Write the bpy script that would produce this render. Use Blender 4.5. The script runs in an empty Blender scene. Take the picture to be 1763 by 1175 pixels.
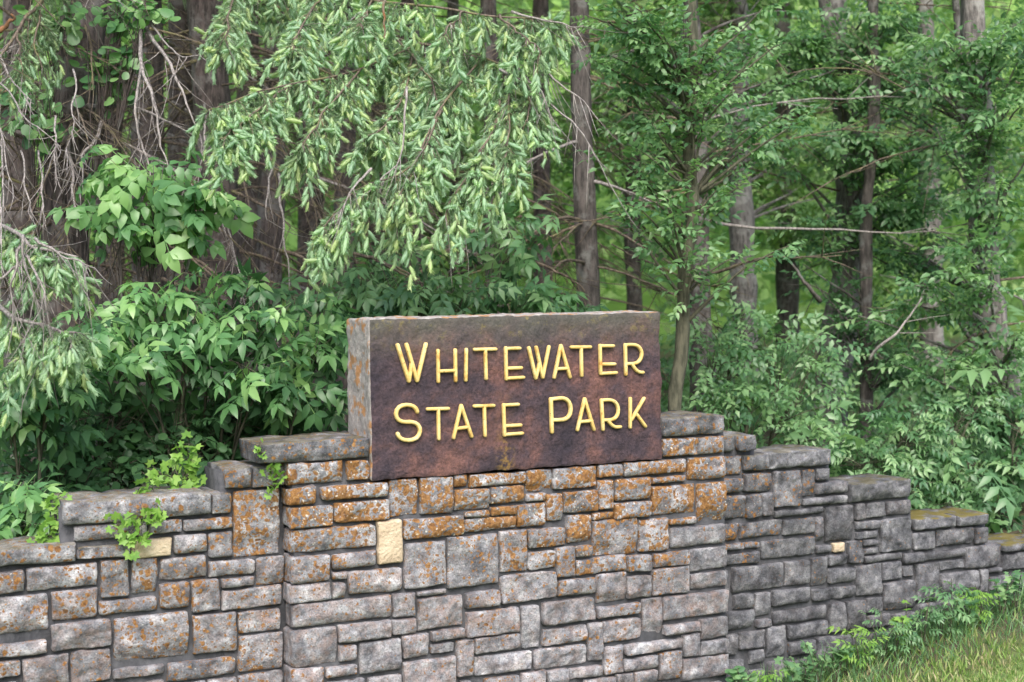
import bpy, math, random
import numpy as np
from mathutils import Vector, noise as mnoise

random.seed(7)
rng = np.random.default_rng(7)
scene = bpy.context.scene
col = scene.collection

# ------------------------------------------------------------------ camera
PW, PH, FL = 1763.0, 1175.0, 2600.0
YAW, PITCH, ROLL = math.radians(25.577), math.radians(-2.056), math.radians(-0.938)
EYE = 2.2
CAM = np.array([-3.2643, -6.7102, EYE])
_f = np.array([math.sin(YAW)*math.cos(PITCH), math.cos(YAW)*math.cos(PITCH), math.sin(PITCH)])
_r = np.array([math.cos(YAW), -math.sin(YAW), 0.0])
_u = np.cross(_r, _f)
RT = math.cos(ROLL)*_r + math.sin(ROLL)*_u
UP = -math.sin(ROLL)*_r + math.cos(ROLL)*_u
FW = _f
cam_d = bpy.data.cameras.new('camera')
cam_o = bpy.data.objects.new('camera', cam_d); col.objects.link(cam_o)
from mathutils import Matrix
cam_o.matrix_world = Matrix(((RT[0], UP[0], -FW[0], CAM[0]), (RT[1], UP[1], -FW[1], CAM[1]),
                             (RT[2], UP[2], -FW[2], CAM[2]), (0, 0, 0, 1)))
cam_d.sensor_width = 36.0
cam_d.lens = FL/PW*36.0
cam_d.clip_end = 600
cam_d.dof.use_dof = True
cam_d.dof.focus_distance = 7.6
cam_d.dof.aperture_fstop = 2.6
scene.camera = cam_o

# ------------------------------------------------------------------ sky, sun, exposure (overcast day)
SUN_EL, SUN_AZ = math.radians(48), math.radians(200)     # azimuth clockwise from +Y: behind the camera
w = bpy.data.worlds.new('World'); scene.world = w; w.use_nodes = True
nt = w.node_tree
sky = nt.nodes.new('ShaderNodeTexSky'); sky.sky_type = 'NISHITA'; sky.sun_disc = False
sky.sun_elevation = SUN_EL; sky.sun_rotation = SUN_AZ
sky.air_density = 1.0; sky.dust_density = 4.0; sky.ozone_density = 1.0
nt.nodes['Background'].inputs['Strength'].default_value = 0.15
nt.links.new(sky.outputs[0], nt.nodes['Background'].inputs['Color'])
sd = bpy.data.lights.new('sun', 'SUN'); sd.energy = 1.5; sd.angle = math.radians(40); sd.color = (1.0, 0.975, 0.95)
so = bpy.data.objects.new('sun', sd); col.objects.link(so)
sdir = Vector((math.sin(SUN_AZ)*math.cos(SUN_EL), math.cos(SUN_AZ)*math.cos(SUN_EL), math.sin(SUN_EL)))
so.rotation_euler = sdir.to_track_quat('Z', 'Y').to_euler(); so.location = (0, -10, 20)
vs = scene.view_settings
vs.view_transform = 'Standard'; vs.look = 'None'; vs.exposure = 1.1; vs.gamma = 1.0

# ------------------------------------------------------------------ placing helpers
def ray(px, py):
    return RT*(px-PW/2)/FL - UP*(py-PH/2)/FL + FW
def on_plane(px, py, Y):
    d = ray(px, py); return CAM + d*(Y-CAM[1])/d[1]
def dp(px, py, depth):
    return CAM + ray(px, py)*depth
def ppm(depth):                       # photo pixels per metre at a depth
    return FL/depth
def ground_z(x, y):
    g = 0.0 + 0.17*np.clip(np.asarray(x, float)-1.45, 0, 4.0)
    back = np.clip(np.asarray(y, float)-13.0, 0, None)
    return g + 0.10*np.clip(np.asarray(y, float)-2.0, 0, 11)*0.35 + 0.011*back**2/(1+0.012*back)

# ------------------------------------------------------------------ mesh helpers
class MB:
    """collects triangles; build() links them as one mesh object"""
    def __init__(s): s.v = []; s.f = []; s.r = []; s.m = []; s.n = 0
    def add(s, V, F, rnd=0.5, mat=0):
        V = np.asarray(V, float).reshape(-1, 3); F = np.asarray(F, int).reshape(-1, 3)
        s.v.append(V); s.f.append(F+s.n); s.n += len(V)
        s.r.append(np.broadcast_to(np.asarray(rnd, float), (len(F),)).copy())
        s.m.append(np.broadcast_to(np.asarray(mat, int), (len(F),)).copy())
    def mesh(s, name, mats, smooth=False):
        V = np.concatenate(s.v) if s.v else np.zeros((0, 3)); F = np.concatenate(s.f) if s.f else np.zeros((0, 3), int)
        me = bpy.data.meshes.new(name)
        me.vertices.add(len(V)); me.vertices.foreach_set('co', V.astype(np.float32).ravel())
        me.loops.add(len(F)*3); me.loops.foreach_set('vertex_index', F.astype(np.int32).ravel())
        me.polygons.add(len(F)); me.polygons.foreach_set('loop_start', np.arange(0, len(F)*3, 3, dtype=np.int32))
        me.polygons.foreach_set('material_index', np.concatenate(s.m).astype(np.int32))
        if smooth: me.polygons.foreach_set('use_smooth', np.ones(len(F), bool))
        a = me.attributes.new('rnd', 'FLOAT', 'FACE'); a.data.foreach_set('value', np.concatenate(s.r).astype(np.float32))
        for m in (mats if isinstance(mats, (list, tuple)) else [mats]): me.materials.append(m)
        me.update(calc_edges=True)
        return me
    def build(s, name, mats, parent=None, smooth=False, kind=None):
        o = bpy.data.objects.new(name, s.mesh(name, mats, smooth)); col.objects.link(o)
        if parent is not None: o.parent = parent; o.matrix_parent_inverse = parent.matrix_world.inverted()
        if kind: o['kind'] = kind
        return o

def thing(name, label, cat, loc, group=None):
    o = bpy.data.objects.new(name, None); col.objects.link(o)
    o.empty_display_size = 0.1
    o.location = [float(c) for c in loc]; o.matrix_world = Matrix.Translation(o.location)
    o['label'] = label; o['category'] = cat
    if group: o['group'] = group
    return o
def tag(o, label, cat, group=None):
    o['label'] = label; o['category'] = cat
    if group: o['group'] = group
    return o
def copy_part(me, name, parent, M):
    o = bpy.data.objects.new(name, me); col.objects.link(o)
    o.parent = parent; o.matrix_parent_inverse = parent.matrix_world.inverted()
    o.matrix_basis = M
    return o

def unit(v):
    v = np.asarray(v, float); return v/np.maximum(np.linalg.norm(v, axis=-1, keepdims=True), 1e-9)
def frames(d, n):
    """rotation matrices whose columns are side, d (axis), normal ~ n"""
    d = unit(d); s = unit(np.cross(d, n)); n2 = np.cross(s, d)
    return np.stack([s, d, n2], axis=-1)
def scatter(mb, tpl, P, M, S, rnd, mat=0):
    V, F = tpl
    N = len(P); nv = len(V)
    W_ = np.einsum('nij,vj->nvi', M*np.asarray(S, float)[:, None, None], V) + P[:, None, :]
    FF = (F[None] + (np.arange(N)*nv)[:, None, None]).reshape(-1, 3)
    mb.add(W_.reshape(-1, 3), FF, np.repeat(rnd, len(F)), mat)
def tube(mb, pts, radii, sides=6, rnd=0.5, mat=0, cap=True, rough=0.0):
    pts = np.asarray(pts, float); k = len(pts)
    radii = np.broadcast_to(np.asarray(radii, float), (k,))
    t = np.gradient(pts, axis=0); t = unit(t)
    ref = np.array([0.31, 0.17, 0.93]) if abs(t[:, 2]).mean() < 0.8 else np.array([0.9, 0.3, 0.1])
    a = unit(np.cross(t, ref)); b = np.cross(t, a)
    th = np.linspace(0, 2*math.pi, sides, endpoint=False)
    rr = radii[:, None]*(1 + (rough*rng.standard_normal((k, sides)) if rough else 0))
    V = pts[:, None, :] + rr[..., None]*(np.cos(th)[None, :, None]*a[:, None, :] + np.sin(th)[None, :, None]*b[:, None, :])
    V = V.reshape(-1, 3); F = []
    for i in range(k-1):
        for j in range(sides):
            p, q = i*sides+j, i*sides+(j+1) % sides
            F += [(p, q, q+sides), (p, q+sides, p+sides)]
    if cap:
        V = np.vstack([V, pts[0], pts[-1]])
        for j in range(sides):
            F += [(k*sides, (j+1) % sides, j), (k*sides+1, (k-1)*sides+j, (k-1)*sides+(j+1) % sides)]
    mb.add(V, F, rnd, mat)
def smooth_path(pts, n):
    """Catmull-Rom resample"""
    P = np.asarray(pts, float); 
    if len(P) == 2: return P[0] + (P[1]-P[0])*np.linspace(0, 1, n)[:, None]
    P = np.vstack([2*P[0]-P[1], P, 2*P[-1]-P[-2]])
    out = []
    for u in np.linspace(0, len(P)-3-1e-6, n):
        i = int(u); t = u-i; p0, p1, p2, p3 = P[i:i+4]
        out.append(0.5*((2*p1)+(-p0+p2)*t+(2*p0-5*p1+4*p2-p3)*t*t+(-p0+3*p1-3*p2+p3)*t**3))
    return np.array(out)
def wiggle(path, amp):
    p = np.array(path); w_ = rng.standard_normal(p.shape)*amp
    w_[0] = 0; w_[1:-1] = (w_[:-2]+w_[1:-1]+w_[2:])/3 if len(p) > 2 else 0
    return p+w_

# ------------------------------------------------------------------ materials
def new_mat(name):
    m = bpy.data.materials.new(name); m.use_nodes = True
    return m, m.node_tree.nodes, m.node_tree.links, m.node_tree.nodes['Principled BSDF']
def N(nodes, kind, **kw):
    n = nodes.new(kind)
    for k, v in kw.items():
        if k.startswith('i_'): n.inputs[k[2:].replace('_', ' ')].default_value = v
        else: setattr(n, k, v)
    return n
def ramp(nodes, stops):
    r = nodes.new('ShaderNodeValToRGB'); e = r.color_ramp.elements
    while len(e) < len(stops): e.new(0.5)
    for el, (p, c) in zip(e, stops): el.position = p; el.color = (*c, 1) if len(c) == 3 else c
    return r
def mixc(nodes, links, fac, a, b, blend='MIX'):
    m = nodes.new('ShaderNodeMix'); m.data_type = 'RGBA'; m.blend_type = blend
    for sock, val in ((m.inputs[0], fac), (m.inputs[6], a), (m.inputs[7], b)):
        if hasattr(val, 'is_linked'): links.new(val, sock)
        elif isinstance(val, tuple): sock.default_value = (*val, 1)
        else: sock.default_value = val
    return m.outputs[2]
def math_(nodes, links, op, a, b=None, clamp=False):
    m = nodes.new('ShaderNodeMath'); m.operation = op; m.use_clamp = clamp
    for sock, val in ((m.inputs[0], a), (m.inputs[1], b)):
        if val is None: continue
        if hasattr(val, 'is_linked'): links.new(val, sock)
        else: sock.default_value = val
    return m.outputs[0]
def noise_(nodes, links, vec, scale, detail=4, rough=0.55, out='Fac'):
    n = N(nodes, 'ShaderNodeTexNoise', i_Scale=scale, i_Detail=detail, i_Roughness=rough)
    if vec is not None: links.new(vec, n.inputs['Vector'])
    return n.outputs[out]

def leaf_material(name, stops, trans=0.35, rough=0.45, spec=0.4):
    m, n, l, b = new_mat(name)
    at = N(n, 'ShaderNodeAttribute', attribute_name='rnd')
    oi = n.new('ShaderNodeObjectInfo')
    v = math_(n, l, 'FRACT', math_(n, l, 'ADD', at.outputs['Fac'], oi.outputs['Random']))
    r = ramp(n, stops); l.new(v, r.inputs[0])
    geo = n.new('ShaderNodeNewGeometry')
    no = noise_(n, l, geo.outputs['Position'], 3.0, 2)
    hv = N(n, 'ShaderNodeHueSaturation'); l.new(r.outputs[0], hv.inputs['Color'])
    mr = N(n, 'ShaderNodeMapRange', i_To_Min=0.8, i_To_Max=1.2); l.new(no, mr.inputs[0]); l.new(mr.outputs[0], hv.inputs['Value'])
    l.new(hv.outputs[0], b.inputs['Base Color']); b.inputs['Roughness'].default_value = rough
    b.inputs['Specular IOR Level'].default_value = spec
    tr = n.new('ShaderNodeBsdfTranslucent')
    tc = mixc(n, l, 1.0, hv.outputs[0], (1.15, 1.3, 0.75), 'MULTIPLY'); l.new(tc, tr.inputs['Color'])
    mx = n.new('ShaderNodeMixShader'); mx.inputs[0].default_value = trans
    l.new(b.outputs[0], mx.inputs[1]); l.new(tr.outputs[0], mx.inputs[2])
    l.new(mx.outputs[0], n['Material Output'].inputs[0])
    return m
def bark_material(name, a, b_, lich=None, scale=14.0, bump=0.6):
    m, n, l, b = new_mat(name)
    tc = n.new('ShaderNodeNewGeometry'); mp = N(n, 'ShaderNodeMapping'); mp.inputs['Scale'].default_value = (1, 1, 0.22)
    l.new(tc.outputs['Position'], mp.inputs[0])
    no = noise_(n, l, mp.outputs[0], scale*2.2, 7, 0.72)
    r = ramp(n, [(0.40, a), (0.60, b_)]); l.new(no, r.inputs[0]); c = r.outputs[0]
    if lich:
        n2 = noise_(n, l, tc.outputs['Position'], 5.0, 4, 0.7)
        r2 = ramp(n, [(0.52, (0, 0, 0)), (0.62, (1, 1, 1))]); l.new(n2, r2.inputs[0])
        c = mixc(n, l, r2.outputs[0], c, lich)
    l.new(c, b.inputs['Base Color']); b.inputs['Roughness'].default_value = 0.9
    bp = N(n, 'ShaderNodeBump', i_Strength=bump, i_Distance=0.02); l.new(no, bp.inputs['Height']); l.new(bp.outputs[0], b.inputs['Normal'])
    return m

def stone_material(name, coping=False):
    m, n, l, b = new_mat(name)
    geo = n.new('ShaderNodeNewGeometry'); pos = geo.outputs['Position']
    oi = n.new('ShaderNodeObjectInfo')
    off = N(n, 'ShaderNodeVectorMath', operation='SCALE'); off.inputs[0].default_value = (7, 3, 11); l.new(oi.outputs['Random'], off.inputs['Scale'])
    pv = N(n, 'ShaderNodeVectorMath', operation='ADD'); l.new(pos, pv.inputs[0]); l.new(off.outputs[0], pv.inputs[1]); P = pv.outputs[0]
    A = lambda k: N(n, 'ShaderNodeAttribute', attribute_type='OBJECT', attribute_name=k).outputs['Fac']
    tone, warm, lich = A('tone'), A('warm'), A('lichen')
    med = noise_(n, l, P, 13.0, 8, 0.68)
    base = ramp(n, [(0.31, (0.085, 0.088, 0.098)), (0.45, (0.24, 0.24, 0.255)), (0.55, (0.40, 0.395, 0.405)), (0.68, (0.68, 0.665, 0.66))]); l.new(med, base.inputs[0])
    c = base.outputs[0]
    wn = noise_(n, l, P, 22.0, 5, 0.7)
    wr = ramp(n, [(0.42, (0, 0, 0)), (0.62, (1, 1, 1))]); l.new(wn, wr.inputs[0])
    c = mixc(n, l, math_(n, l, 'MULTIPLY', wr.outputs[0], math_(n, l, 'MULTIPLY', warm, 0.7)), c, (0.42, 0.28, 0.22))
    # fine speckle
    sp = noise_(n, l, P, 130.0, 3, 0.7)
    sr = ramp(n, [(0.34, (0.35, 0.34, 0.34)), (0.5, (1, 1, 1)), (0.68, (1.35, 1.33, 1.3))]); l.new(sp, sr.inputs[0])
    c = mixc(n, l, 0.65, c, sr.outputs[0], 'MULTIPLY')
    # dark weathering
    gn = noise_(n, l, pos, 4.0, 6, 0.7)
    gr = ramp(n, [(0.46, (0, 0, 0)), (0.68, (1, 1, 1))]); l.new(gn, gr.inputs[0])
    c = mixc(n, l, math_(n, l, 'MULTIPLY', gr.outputs[0], 0.75 if coping else 0.42), c, (0.075, 0.078, 0.07))
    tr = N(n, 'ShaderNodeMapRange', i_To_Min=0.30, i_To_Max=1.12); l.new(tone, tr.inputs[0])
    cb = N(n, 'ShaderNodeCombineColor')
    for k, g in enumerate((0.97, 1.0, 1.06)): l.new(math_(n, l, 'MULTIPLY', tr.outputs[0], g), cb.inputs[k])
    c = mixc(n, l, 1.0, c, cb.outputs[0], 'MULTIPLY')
    # lichen: round colonies of two sizes, warped, gathered by a slow noise
    wv = N(n, 'ShaderNodeTexNoise', i_Scale=26.0, i_Detail=5.0); l.new(pos, wv.inputs['Vector'])
    ws = N(n, 'ShaderNodeVectorMath', operation='SCALE'); ws.inputs['Scale'].default_value = 0.045; l.new(wv.outputs['Color'], ws.inputs[0])
    wp = N(n, 'ShaderNodeVectorMath', operation='ADD'); l.new(pos, wp.inputs[0]); l.new(ws.outputs[0], wp.inputs[1])
    lm = None
    ga = noise_(n, l, pos, 7.0, 4, 0.6)
    for sc in (30.0, 62.0):
        vo = N(n, 'ShaderNodeTexVoronoi', i_Scale=sc); l.new(wp.outputs[0], vo.inputs['Vector'])
        d = vo.outputs['Distance']
        thr = math_(n, l, 'MULTIPLY', lich, math_(n, l, 'MULTIPLY', math_(n, l, 'POWER', ga, 1.6), 2.0 if sc < 50 else 1.7))
        edge = math_(n, l, 'MULTIPLY', math_(n, l, 'SUBTRACT', thr, d), 9.0, True)
        lm = edge if lm is None else math_(n, l, 'MAXIMUM', lm, edge)
    ocn = noise_(n, l, P, 60.0, 4, 0.7)
    oc = ramp(n, [(0.30, (0.085, 0.040, 0.017)), (0.46, (0.235, 0.105, 0.028)), (0.62, (0.35, 0.185, 0.06)), (0.74, (0.50, 0.41, 0.28))]); l.new(ocn, oc.inputs[0])
    c = mixc(n, l, math_(n, l, 'MULTIPLY', lm, 0.93), c, oc.outputs[0])
    # pale lichen
    vw = N(n, 'ShaderNodeTexVoronoi', i_Scale=38.0); l.new(wp.outputs[0], vw.inputs['Vector'])
    we = math_(n, l, 'MULTIPLY', math_(n, l, 'SUBTRACT', math_(n, l, 'MULTIPLY', math_(n, l, 'MULTIPLY', gn, lich), 0.55), vw.outputs['Distance']), 8.0, True)
    c = mixc(n, l, math_(n, l, 'MULTIPLY', we, 0.8), c, (0.66, 0.64, 0.58))
    # moss on upward faces of copings is a growth of its own
    if coping:
        nz = N(n, 'ShaderNodeSeparateXYZ'); l.new(geo.outputs['Normal'], nz.inputs[0])
        mo = A('moss')
        mm = math_(n, l, 'MULTIPLY', math_(n, l, 'MULTIPLY', math_(n, l, 'SUBTRACT', nz.outputs[2], 0.35), 2.5, True), mo)
        mn = ramp(n, [(0.4, (0, 0, 0)), (0.52, (1, 1, 1))]); l.new(noise_(n, l, P, 12.0, 4), mn.inputs[0])
        c = mixc(n, l, math_(n, l, 'MULTIPLY', mm, mn.outputs[0]), c, (0.16, 0.13, 0.025))
    l.new(c, b.inputs['Base Color']); b.inputs['Roughness'].default_value = 0.88; b.inputs['Specular IOR Level'].default_value = 0.25
    b1 = N(n, 'ShaderNodeBump', i_Strength=1.0, i_Distance=0.02); l.new(noise_(n, l, P, 30.0, 7, 0.72), b1.inputs['Height'])
    b2 = N(n, 'ShaderNodeBump', i_Strength=0.5, i_Distance=0.004); l.new(sp, b2.inputs['Height']); l.new(b1.outputs[0], b2.inputs['Normal'])
    l.new(b2.outputs[0], b.inputs['Normal'])
    return m

def simple_noise_mat(name, stops, scale, rough=0.9, bump=0.3, detail=6, dist=0.01):
    m, n, l, b = new_mat(name)
    geo = n.new('ShaderNodeNewGeometry')
    no = noise_(n, l, geo.outputs['Position'], scale, detail, 0.65)
    r = ramp(n, stops); l.new(no, r.inputs[0]); l.new(r.outputs[0], b.inputs['Base Color'])
    b.inputs['Roughness'].default_value = rough
    bp = N(n, 'ShaderNodeBump', i_Strength=bump, i_Distance=dist); l.new(noise_(n, l, geo.outputs['Position'], scale*4, 5), bp.inputs['Height'])
    l.new(bp.outputs[0], b.inputs['Normal'])
    return m

M_STONE = stone_material('weathered_granite'); M_COPE = stone_material('coping_granite', True)
M_BEIGE = simple_noise_mat('fresh_limestone', [(0.28, (0.27, 0.21, 0.15)), (0.40, (0.42, 0.33, 0.23)), (0.6, (0.52, 0.43, 0.31)), (0.8, (0.58, 0.51, 0.41))], 16.0, 0.88, 0.8, 8, 0.015)
M_MORTAR = simple_noise_mat('mortar', [(0.3, (0.03, 0.032, 0.037)), (0.7, (0.085, 0.088, 0.097))], 18.0, 0.95, 0.6)
M_SPRUCEBARK = bark_material('spruce_bark', (0.026, 0.021, 0.020), (0.125, 0.10, 0.094), (0.15, 0.14, 0.135))
M_DARKBARK = bark_material('dark_bark', (0.03, 0.026, 0.024), (0.115, 0.10, 0.092), (0.15, 0.15, 0.14))
M_GREYBARK = bark_material('grey_bark', (0.065, 0.06, 0.056), (0.22, 0.205, 0.192), (0.26, 0.255, 0.24))
M_GREENBARK = bark_material('green_bark', (0.04, 0.042, 0.026), (0.115, 0.112, 0.075), None)
M_RUSTBARK = bark_material('rust_bark', (0.09, 0.045, 0.022), (0.26, 0.12, 0.05), (0.20, 0.17, 0.13))
M_DEAD = bark_material('dead_twig', (0.13, 0.115, 0.11), (0.36, 0.33, 0.315), None, 30)
M_TWIG = bark_material('brown_twig', (0.06, 0.046, 0.036), (0.19, 0.15, 0.115), (0.16, 0.145, 0.07), 20)
G = lambda *a: list(zip(np.linspace(0, 1, len(a)), a))
M_LEAF_A = leaf_material('elder_leaf', G((0.07, 0.18, 0.075), (0.125, 0.28, 0.105), (0.18, 0.36, 0.13), (0.27, 0.46, 0.165)), 0.42, 0.36, 0.6)
M_LEAF_B = leaf_material('ash_leaf', G((0.07, 0.17, 0.08), (0.125, 0.26, 0.115), (0.18, 0.33, 0.145), (0.26, 0.42, 0.19)), 0.42, 0.36, 0.6)
M_LEAF_C = leaf_material('far_leaf', G((0.10, 0.21, 0.07), (0.17, 0.31, 0.10), (0.25, 0.41, 0.13), (0.36, 0.50, 0.19)), 0.45, 0.4, 0.6)
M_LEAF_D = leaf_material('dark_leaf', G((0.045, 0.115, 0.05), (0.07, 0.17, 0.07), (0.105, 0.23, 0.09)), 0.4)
M_LEAF_Y = leaf_material('young_leaf', G((0.13, 0.28, 0.05), (0.20, 0.37, 0.07), (0.27, 0.44, 0.10)), 0.4)
M_NEEDLE_OLD = leaf_material('spruce_needle', G((0.16, 0.25, 0.14), (0.20, 0.30, 0.17), (0.25, 0.355, 0.20)), 0.4, 0.6)
M_NEEDLE_NEW = leaf_material('spruce_shoot', G((0.33, 0.49, 0.34), (0.37, 0.53, 0.36), (0.42, 0.57, 0.36), (0.50, 0.60, 0.31)), 0.45, 0.6)
M_NEEDLE_SHOOT = M_NEEDLE_NEW
M_GRASS = leaf_material('grass_blade', G((0.10, 0.19, 0.045), (0.17, 0.28, 0.07), (0.25, 0.37, 0.095), (0.35, 0.37, 0.17), (0.40, 0.34, 0.20)), 0.3)

# ------------------------------------------------------------------ ground
def ground_sheet():
    xs = np.unique(np.concatenate([np.linspace(-160, -12, 16), np.linspace(-12, 14, 66), np.linspace(14, 160, 16)]))
    ys = np.unique(np.concatenate([np.linspace(-60, -8, 8), np.linspace(-8, 14, 56), np.linspace(14, 70, 29), np.linspace(70, 130, 5)]))
    X, Y = np.meshgrid(xs, ys, indexing='ij'); Z = ground_z(X, Y)
    for i in range(X.shape[0]):
        for j in range(X.shape[1]):
            k = 0.03 if Y[i, j] < 2 else 0.10
            Z[i, j] += k*mnoise.noise((X[i, j]*0.9, Y[i, j]*0.9, 0)) - 0.03
    V = np.stack([X, Y, Z], -1).reshape(-1, 3); ny = len(ys); F = []
    for i in range(len(xs)-1):
        for j in range(ny-1):
            a = i*ny+j; F += [(a, a+ny, a+ny+1), (a, a+ny+1, a+1)]
    m, n, l, b = new_mat('ground_soil_and_turf')
    geo = n.new('ShaderNodeNewGeometry'); pos = geo.outputs['Position']
    sx = n.new('ShaderNodeSeparateXYZ'); l.new(pos, sx.inputs[0])
    turf = ramp(n, [(0.3, (0.07, 0.13, 0.03)), (0.55, (0.13, 0.21, 0.05)), (0.75, (0.20, 0.22, 0.09))]); l.new(noise_(n, l, pos, 6.0, 6, 0.7), turf.inputs[0])
    duff = ramp(n, [(0.35, (0.045, 0.035, 0.022)), (0.5, (0.085, 0.065, 0.04)), (0.62, (0.07, 0.11, 0.035)), (0.8, (0.12, 0.20, 0.05))]); l.new(noise_(n, l, pos, 2.2, 7, 0.72), duff.inputs[0])
    ed = math_(n, l, 'ADD', math_(n, l, 'MULTIPLY', sx.outputs[1], -1.6), math_(n, l, 'MULTIPLY', noise_(n, l, pos, 2.5, 4), 1.2))
    fac = math_(n, l, 'SUBTRACT', ed, 1.05, True)
    far = math_(n, l, 'MULTIPLY', math_(n, l, 'SUBTRACT', sx.outputs[1], 14.0), 0.3, True)
    c = mixc(n, l, fac, duff.outputs[0], turf.outputs[0])
    mead = ramp(n, [(0.3, (0.10, 0.20, 0.035)), (0.7, (0.19, 0.33, 0.06))]); l.new(noise_(n, l, pos, 1.3, 5), mead.inputs[0])
    c = mixc(n, l, far, c, mead.outputs[0])
    l.new(c, b.inputs['Base Color']); b.inputs['Roughness'].default_value = 0.95
    bp = N(n, 'ShaderNodeBump', i_Strength=0.7, i_Distance=0.04); l.new(noise_(n, l, pos, 18, 5), bp.inputs['Height']); l.new(bp.outputs[0], b.inputs['Normal'])
    mb = MB(); mb.add(V, F); o = mb.build('ground', m, None, True); o['kind'] = 'structure'
    return o
ground_sheet()

# ------------------------------------------------------------------ the stone wall
CROP = dict(A=(0, 830), B=(0, 975), C=(250, 780), D=(250, 975), E=(480, 780), F=(480, 975), G=(760, 780), H=(760, 975),
            I=(1020, 700), J=(1000, 860), K=(1000, 975), L=(1240, 740), M=(1240, 930), N=(1463, 860), X=None)
def cpx(c, x, y):
    o = CROP[c]
    return (x, y) if o is None else (o[0]+x*300/1762, o[1]+y*300/1762)
WING, THICK = 0.10, 0.34
# every stone: top-left and bottom-right corner of its front face as measured; 'c' a coping, 'b' fresh limestone
LEFT = [('A', -250, 705, 770, 790, 'c'), ('A', 790, 662, 1300, 740, 'c'), ('X', 108, 866, 362.4, 884.5, 'c'), ('C', 680, 425, 865, 605, 'c'),
 ('A', 755, 465, 1490, 548), ('C', 50, 700, 375, 795), ('C', 400, 690, 885, 755), ('A', 1325, 615, 1740, 745, 'b'),
 ('C', 295, 850, 625, 1000), ('C', 645, 820, 885, 1050), ('C', 895, 400, 1365, 1022),
 ('C', 800, 158, 1070, 340, 'c'), ('C', 1090, 152, 1400, 325, 'c'),
 ('A', -150, 935, 245, 1110), ('A', 275, 890, 985, 1045), ('A', 1020, 810, 1305, 1150), ('A', 1340, 790, 1595, 1120),
 ('C', 155, 1085, 625, 1255), ('D', 150, 190, 450, 410), ('D', 475, 160, 755, 435), ('C', 655, 1120, 1115, 1218),
 ('D', 785, 140, 1105, 195), ('C', 1135, 1080, 1415, 1318), ('D', 785, 265, 1385, 390),
 ('B', -150, 345, 495, 650), ('B', 530, 270, 985, 520), ('B', 1010, 368, 1590, 445), ('B', 525, 608, 1130, 800),
 ('B', 1160, 545, 1913, 905), ('B', -150, 815, 480, 875), ('B', -150, 985, 210, 1105), ('B', 235, 950, 700, 1190),
 ('B', 725, 885, 1125, 1150), ('B', 1160, 1062, 1665, 1085), ('D', 230, 1005, 915, 1095), ('D', 490, 510, 930, 858),
 ('D', 950, 480, 1375, 640), ('D', 950, 725, 1400, 1025), ('D', 950, 1122, 1400, 1260), ('D', 650, 1160, 930, 1300),
 ('D', -100, 1195, 200, 1300), ('D', 230, 1215, 630, 1310)]
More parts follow.
